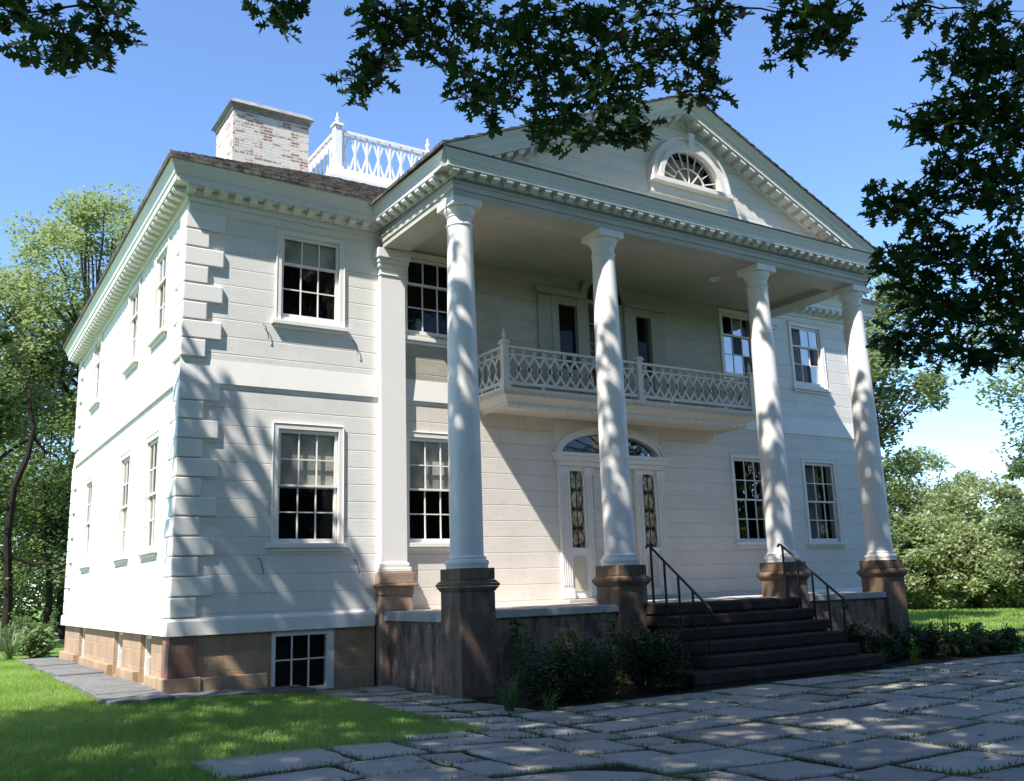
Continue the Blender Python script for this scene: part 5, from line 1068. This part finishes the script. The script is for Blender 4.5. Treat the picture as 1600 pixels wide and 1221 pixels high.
# trees behind the left rear corner
G1 = 'tall trees behind the mansion'
tree('tree', 'tall bright green tree rising above the left eave of the mansion', 'tree', (2.0, 24, 0), 18.5, [(0, 0, 14.4, 3.6, 3.6, 3.2), (-2.4, 0, 12.6, 2.6, 2.6, 2.4), (2.0, 0, 12.4, 2.8, 2.8, 2.8), (.3, .5, 16.8, 2.0, 1.9, 1.6), (-1, 0, 9.6, 2.6, 2.5, 2.0)], 190, 210, .19, 'leaf_bright', .28, group=G1)
tree('tree', 'broad light green tree at the left edge, lower than the tall one above the eave', 'tree', (-1.6, 23, 0), 14, [(-.5, 0, 11.0, 3.0, 3.0, 2.6), (-2, 0, 8.5, 2.6, 2.8, 2.4), (1.3, 1, 9.2, 2.3, 2.5, 1.9)], 150, 220, .2, 'leaf_bright', .28, group=G1)
tree('tree', 'dark shaded tree low behind the rear corner quoins', 'tree', (2.2, 30, 0), 13, [(0, 0, 8, 4.5, 3, 3.6), (-2.8, 0, 5, 3.5, 3, 3.2), (1, -1, 4, 3.4, 3, 3)], 130, 170, .22, 'leaf_mid', .3, group=G1, bark='darkbark')
tree('tree', 'dark woodland tree at the far left edge behind the crooked trunk', 'tree', (-4.2, 33, 0), 14, [(0, 0, 8, 5, 3, 4), (2, 0, 4.2, 4.2, 3, 3.4)], 120, 170, .22, 'leaf_mid', .3, group=G1, bark='darkbark')
tree('tree', 'leafy understorey tree with drooping boughs beside the rear corner', 'tree', (.6, 21.5, 0), 8, [(-.4, 0, 3.6, 1.6, 1.6, 1.6), (-.9, 0, 5.4, 1.4, 1.5, 1.3), (.3, 0, 6.8, 1.5, 1.5, 1.2)], 46, 150, .16, 'leaf_mid', .13, group=G1, bark='darkbark')
# a crooked dead trunk seen against the wood
root = empty('crooked_tree', (-.55, 19, 0)); tag(root, 'crooked dark bare trunk with broken boughs at the left edge', 'tree')
t = MB(); t.tube([(-.25, 0, -.2), (-.25, 0, 1.5), (-.42, 0, 3.6), (-.35, 0, 5.2), (.0, 0, 6.3), (.12, 0, 7.3), (-.05, 0, 7.9), (-.06, 0, 8.6), (-.4, 0, 9.0)], [0.161, 0.143, 0.124, 0.112, 0.093, 0.074, 0.062, 0.037, 0.019], 9)
t.tube([(.1, 0, 7.0), (.5, .1, 6.5), (.9, .1, 6.35), (1.05, .1, 5.9)], [0.056, 0.043, 0.031, 0.019], 7); t.tube([(-.3, 0, 3.0), (.4, -.1, 2.7), (1.1, -.2, 2.75), (1.5, -.2, 2.4)], [0.074, 0.062, 0.050, 0.019], 7); t.tube([(-.38, 0, 4.6), (-.9, 0, 4.3), (-1.5, .1, 4.6)], [0.074, 0.062, 0.031], 7)
t.build('trunk', M['darkbark'], root, smooth=True)
C = np.concatenate([ball(190, c, (.8, .8, .55), .2) for c in ((1.2, 0, 2.6), (1.0, .2, 5.8), (-1.4, 0, 4.9), (-.9, .3, 8.8), (-.2, .4, 2.2))]); leaf_cloud('crown', C, nrng.uniform(.1, .18, len(C)), DIAMOND, M['leaf_mid'], root, .5)
# garden plants along the left
def shrub(name, label, cat, loc, r, n, size, mat, shape=DIAMOND, group=None, shell=.75):
    root = empty(name, loc); tag(root, label, cat, group)
    st_ = MB()
    for k in range(7):
        a = pr.uniform(0, 6.28); limb(st_, (0, 0, -.05), (math.cos(a)*r[0]*.5, math.sin(a)*r[1]*.5, r[2]*pr.uniform(.7, 1.3)), .025, .008, .1, 3)
    st_.build('stems', M['darkbark'], root)
    C = []
    for q in range(6):
        o_ = (pr.uniform(-.6, .6)*r[0], pr.uniform(-.6, .6)*r[1], r[2]*pr.uniform(.55, 1.15)); s_ = pr.uniform(.42, .72)
        C.append(ball(n//6, o_, (r[0]*s_, r[1]*s_, r[2]*pr.uniform(.5, .85)), shell*.6))
    for q in range(16):     # shoots
        a = pr.uniform(0, 6.28); p0 = Vector((math.cos(a)*r[0]*.6, math.sin(a)*r[1]*.6, r[2]*pr.uniform(.8, 1.5))); d = Vector((math.cos(a)*.4, math.sin(a)*.4, pr.uniform(.5, 1.2)))*r[2]*pr.uniform(.4, .9)
        for t in np.linspace(0, 1, 14): C.append(np.array([p0+d*t])+nrng.normal(size=(3, 3))*.022)
    C = np.concatenate(C); C = C[C[:, 2] > .02]
    leaf_cloud('foliage', C, size*nrng.uniform(.7, 1.4, len(C)), shape, M[mat], root, .5, 0, .2); return root
GB = 'garden shrubs by the rear corner'
shrub('round_shrub', 'clipped round green bush by the rear corner of the mansion', 'bush', (-.35, 15.5, 0), (.75, .75, .62), 5200, .06, 'leaf_mid', group=GB)
shrub('leafy_shrub', 'low pale leafy shrub at the far left edge', 'bush', (-2.3, 21, 0), (1.3, 1.0, .55), 3600, .1, 'leaf_bush', group=GB)
shrub('leafy_shrub', 'bright leafy plant in front of the clipped round bush', 'bush', (-.5, 13.6, 0), (.45, .45, .40), 1500, .13, 'leaf_bright', LEAF6, group=GB)
def strap_plant(name, label, cat, loc, n, L, w, mat, spread=1.0, group=None, stiff=.0):
    root = empty(name, loc); tag(root, label, cat, group); V = []; F = []
    m = MB()
    for k in range(n):
        a = pr.uniform(0, 6.283); e = pr.uniform(.25, 1.25)*spread; l = L*pr.uniform(.6, 1.1); d = Vector((math.cos(a), math.sin(a), 0)); s = Vector((-d.y, d.x, 0)); pts = []
        p = Vector((pr.uniform(-.05, .05), pr.uniform(-.05, .05), 0)); el = math.pi/2-e*.5
        vs = []
        for i in range(6):
            t = i/5; ww = w*(1-.9*t**2)*(.7+.6*t*(1-t)); vs += [p-s*ww+Vector((0, 0, .012)), p+s*ww+Vector((0, 0, .012))]
            p = p+(d*math.cos(el)+Vector((0, 0, 1))*math.sin(el))*(l/5); el -= (.33-stiff)*e
        m.add(vs, [(2*i, 2*i+1, 2*i+3, 2*i+2) for i in range(5)])
    o = m.build('leaves', M[mat], root, smooth=True); return root
strap_plant('yucca', 'spiky pale yucca on the bed by the rear corner', 'plant', (-1.15, 13.0, 0), 46, 1.05, .03, 'yucca', 1.1, None, .2)
# yews and plants below the porch
GY = 'dark yews in front of the porch'
def yew(label, loc, r, n): return shrub('yew_bush', label, 'bush', loc, r, n, .075, 'yew', [(0, 0), (.5, .16), (1, 0), (.5, -.16)], GY, .5)
yew('wide dark yew bush below the left of the porch between the first two columns', (4.35, -4.55, gz(5)), (1.0, .66, .50), 8500)
yew('dark yew bush hard against the left side of the steps', (5.95, -4.4, gz(6)), (.66, .62, .55), 6000)
yew('dark yew bush below the porch right of the steps', (12.05, -3.95, gz(12)), (.62, .5, .40), 5500)
yew('low dark yew spreading beside the last column pedestal', (13.2, -4.05, gz(13)), (.75, .5, .32), 5000)
GD = 'strap leaved plants in the beds'
strap_plant('day_lily', 'day lily with arching leaves at the left end of the porch bed', 'plant', (3.3, -4.75, gz(4)), 40, .62, .014, 'strap_leaf', 1.0, GD)
strap_plant('day_lily', 'small day lily tuft between the wide yew and the flagstones', 'plant', (3.7, -5.08, gz(4)), 26, .42, .012, 'strap_leaf', 1.2, GD)
strap_plant('day_lily', 'day lily next to the lowest step on its right', 'plant', (11.35, -4.55, gz(12)), 20, .5, .02, 'strap_leaf', 1.1, GD)
strap_plant('day_lily', 'pale day lily in front of the yew right of the steps', 'plant', (12.1, -4.72, gz(12)), 16, .5, .02, 'weed', 1.2, GD)
strap_plant('iris_clump', 'upright iris clump at the right end of the bed', 'plant', (14.35, -4.0, gz(14)), 40, .8, .014, 'strap_leaf', .45, None, .25)
def stalk_weed(label, loc, h, n, size, mat, group=None):
    root = empty('weed', loc); tag(root, label, 'plant', group); m = MB(); C = []
    for k in range(3):
        q = Vector((pr.uniform(-.1, .1), pr.uniform(-.1, .1), h*pr.uniform(.75, 1))); pts = limb(m, (0, 0, -.03), q, .009, .004, 0, 5)
        for p in pts[1:]:
            for _ in range(n): C.append((p.x+pr.gauss(0, .05), p.y+pr.gauss(0, .05), p.z+pr.gauss(0, .04)))
    m.build('stems', M['weed'], root); leaf_cloud('leaves', np.array(C), size*nrng.uniform(.6, 1.2, len(C)), LEAF6, M[mat], root, .4, .0, .2)
GW = 'tall weeds below the porch edge'
stalk_weed('tall dark weed rising to the porch edge beside the first pedestal', (4.35, -3.45, gz(4)), 1.18, 8, .13, 'leaf_dark', GW)
stalk_weed('slim bright weed standing over the gap between the two left yews', (5.38, -3.55, gz(5)), 1.02, 5, .10, 'weed', GW)
stalk_weed('short pale weed left of the slim bright one', (5.0, -3.45, gz(5)), .92, 5, .10, 'weed', GW)
stalk_weed('bushy flowering weed low in the gap between the two left yews', (5.55, -4.35, gz(5)), .62, 14, .06, 'weed', GW)
shrub('leafy_shrub', 'small leafy shrub between the yew and the last pedestal on the right', 'bush', (14.1, -4.45, gz(14)), (.55, .4, .28), 1800, .08, 'leaf_mid')
shrub('leafy_shrub', 'low sprawling green shrub at the right end of the bed by the patio', 'bush', (15.1, -4.5, gz(14)), (.7, .45, .25), 2000, .08, 'leaf_dark')
# right hand background
G2 = 'feathery trees on the right'
tree('feathery_tree', 'pale feathery tree showing beside the last column', 'tree', (23.9, 4.6, -.15), 13, [(-.6, 0, 10.6, 3.0, 2.9, 1.7), (.3, -.6, 8.0, 2.6, 2.6, 1.3), (-.4, .2, 5.7, 2.3, 2.3, 1.1), (-.9, .4, 3.4, 1.7, 1.8, .9)], 140, 190, .19, 'leaf_blue', .2, LEAF6, G2, clump=(.5, 1.0))
tree('feathery_tree', 'feathery tree spreading in from the right edge above the hedge', 'tree', (33.4, 2.2, -.15), 14, [(0, 0, 10.8, 3.4, 3.4, 1.6), (-.9, 0, 8.3, 3.0, 3, 1.2), (.2, 0, 6.0, 2.9, 2.9, 1.1), (.5, 0, 3.9, 2.4, 2.6, 1.0)], 120, 130, .2, 'leaf_blue', .22, LEAF6, G2, clump=(.5, 1.05))
tree('small_tree', 'small pale round tree rising behind the bushes at the gap in the sky', 'tree', (39.5, 12.5, -.15), 8, [(0, 0, 6.3, 2.6, 2.4, 1.5), (-1, 0, 4.6, 2.2, 2, 1.2)], 60, 170, .2, 'leaf_bright', .15, clump=(.5, .9))
G3 = 'bushes walling the far lawn'
bl = [('big grey green bush at the left end of the far lawn', 33.0, 13.2, 2.6, 2.3, 'leaf_bush'), ('rounded bush second along the far lawn', 35.8, 10.9, 2.3, 2.1, 'leaf_bush'),
      ('tall bush in the middle of the bushes behind the far lawn', 39.0, 9.6, 2.9, 3.0, 'leaf_bush'), ('low pale bush in front of the tall middle bush', 37.2, 8.0, 1.8, 1.4, 'leaf_bush'),
      ('bright leafed bush at the right end of the far lawn', 39.6, 5.6, 2.8, 2.8, 'leaf_bright'), ('dark hollow bush at the right frame edge', 37.3, 4.9, 1.1, .9, 'leaf_dark'), ('tall bush looming behind the right end of the far lawn', 42.5, 7.0, 3.4, 4.1, 'leaf_mid'), ('high leafy bush behind the left end of the far lawn', 37.0, 14.4, 3.0, 3.3, 'leaf_mid')]
for lab, x, y, r, rz, mt in bl:
    root = empty('bush', (x, y, -.15)); tag(root, lab, 'bush', G3); C = []
    m = MB()
    for k in range(8): a = pr.uniform(0, 6.28); limb(m, (0, 0, -.1), (math.cos(a)*r*.6, math.sin(a)*r*.6, rz*pr.uniform(.8, 1.6)), .06, .02, .1, 3)
    m.build('stems', M['darkbark'], root)
    for k in range(int(44*r)):
        cc = ball(1, (0, 0, rz), (r, r, rz), .75)[0]; q = nrng.uniform(.35, .75); C.append(ball(150, cc, (q, q, q*.7), .3))
    C = np.concatenate(C); C = C[C[:, 2] > .03]; leaf_cloud('foliage', C, nrng.uniform(.15, .27, len(C)), DIAMOND, M[mt], root, .5, 0, .2)

# far woods, and unseen woods added behind the viewer for the light
def wood(label, n, leaf, mat, pos):
    V = []
    for _ in range(n):
        x, y, z, r = pos(); V.append(ball(60, (x, y, z), (r, r, r*.7), .1))
    o = leaf_cloud('wood', np.concatenate(V), leaf*nrng.uniform(.7, 1.3, n*60), DIAMOND, M[mat], None, .4); tag(o, label, 'wood', None, 'stuff')
def band(x0, y0, x1, y1, h, dep, r):
    def f():
        t = pr.random(); return x0+(x1-x0)*t+pr.uniform(-dep, dep), y0+(y1-y0)*t+pr.uniform(-dep, dep), pr.uniform(.3, h*(.75+.25*math.sin(t*23))), pr.uniform(r*.6, r*1.2)
    return f
wood('shady wood closing the view behind the rear corner on the left', 420, .34, 'leaf_mid', band(-9, 44, 14, 46, 11, 2.5, 1.4))
wood('pale wood beyond the bushes on the right', 600, .42, 'leaf_bush', band(44, 26, 70, 2, 5.4, 3, 1.5))
def ring(a0, a1, h):
    def f():
        a = pr.uniform(math.radians(a0), math.radians(a1)); R = pr.uniform(30, 36)
        return 5+R*math.cos(a), -12+R*math.sin(a), pr.uniform(.3, h), pr.uniform(1.2, 2.4)
    return f
M['leaf_deep'] = leaf_mat('reflection_darkening_leaves', (.012, .026, .009), (.03, .055, .016), .15)  # shade put into the leaf colour to keep window reflections dark
wood('dense unseen wood added behind the viewer to cut the sky light', 1150, .62, 'leaf_mid', ring(165, 308, 12))  # out of view, added to lower sky light on facade and steps
wood('unseen dark wood added right of the patio to darken reflections in the windows right of the door', 600, .62, 'leaf_deep', ring(305, 371, 9))  # out of view, added so the right-hand panes reflect something dark

# fallen oak leaves and small lawn weeds
xy = np.stack([nrng.uniform(-4, 13, 520), nrng.uniform(-13, -2.6, 520)], 1); k_ = ~((xy[:, 1] > -5.1) & (xy[:, 0] > 2.9)); xy = xy[k_]
P = np.stack([xy[:, 0], xy[:, 1], gza(xy[:, 0])+.03], 1)
M['dry_leaf'] = leaf_mat('dry_leaves', (.16, .10, .045), (.30, .22, .10), .15)
o = leaf_cloud('fallen_leaves', P, nrng.uniform(.05, .11, len(P)), OAK, M['dry_leaf'], None, 3.5, 0, .2); tag(o, 'dry oak leaves scattered over the lawn and flagstones', 'leaves', None, 'stuff')
P = scatter(5200, -5.5, 2.3, -9.5, 6, not_hard); P[:, 2] += .045
cl = ball(1, (0, 0, 0), (1, 1, 1)); m_ = np.array([math.sin(p[0]*2.1+1)+math.sin(p[1]*1.7)+pr.gauss(0, .5) > .7 for p in P]); P = P[m_]
o = leaf_cloud('clover', np.concatenate([P+nrng.normal(size=P.shape)*(.03, .03, .008) for _ in range(4)]), .035, LEAF6, M['weed'], None, 2.0); tag(o, 'patches of clover in the lawn left of the patio', 'clover', None, 'stuff')
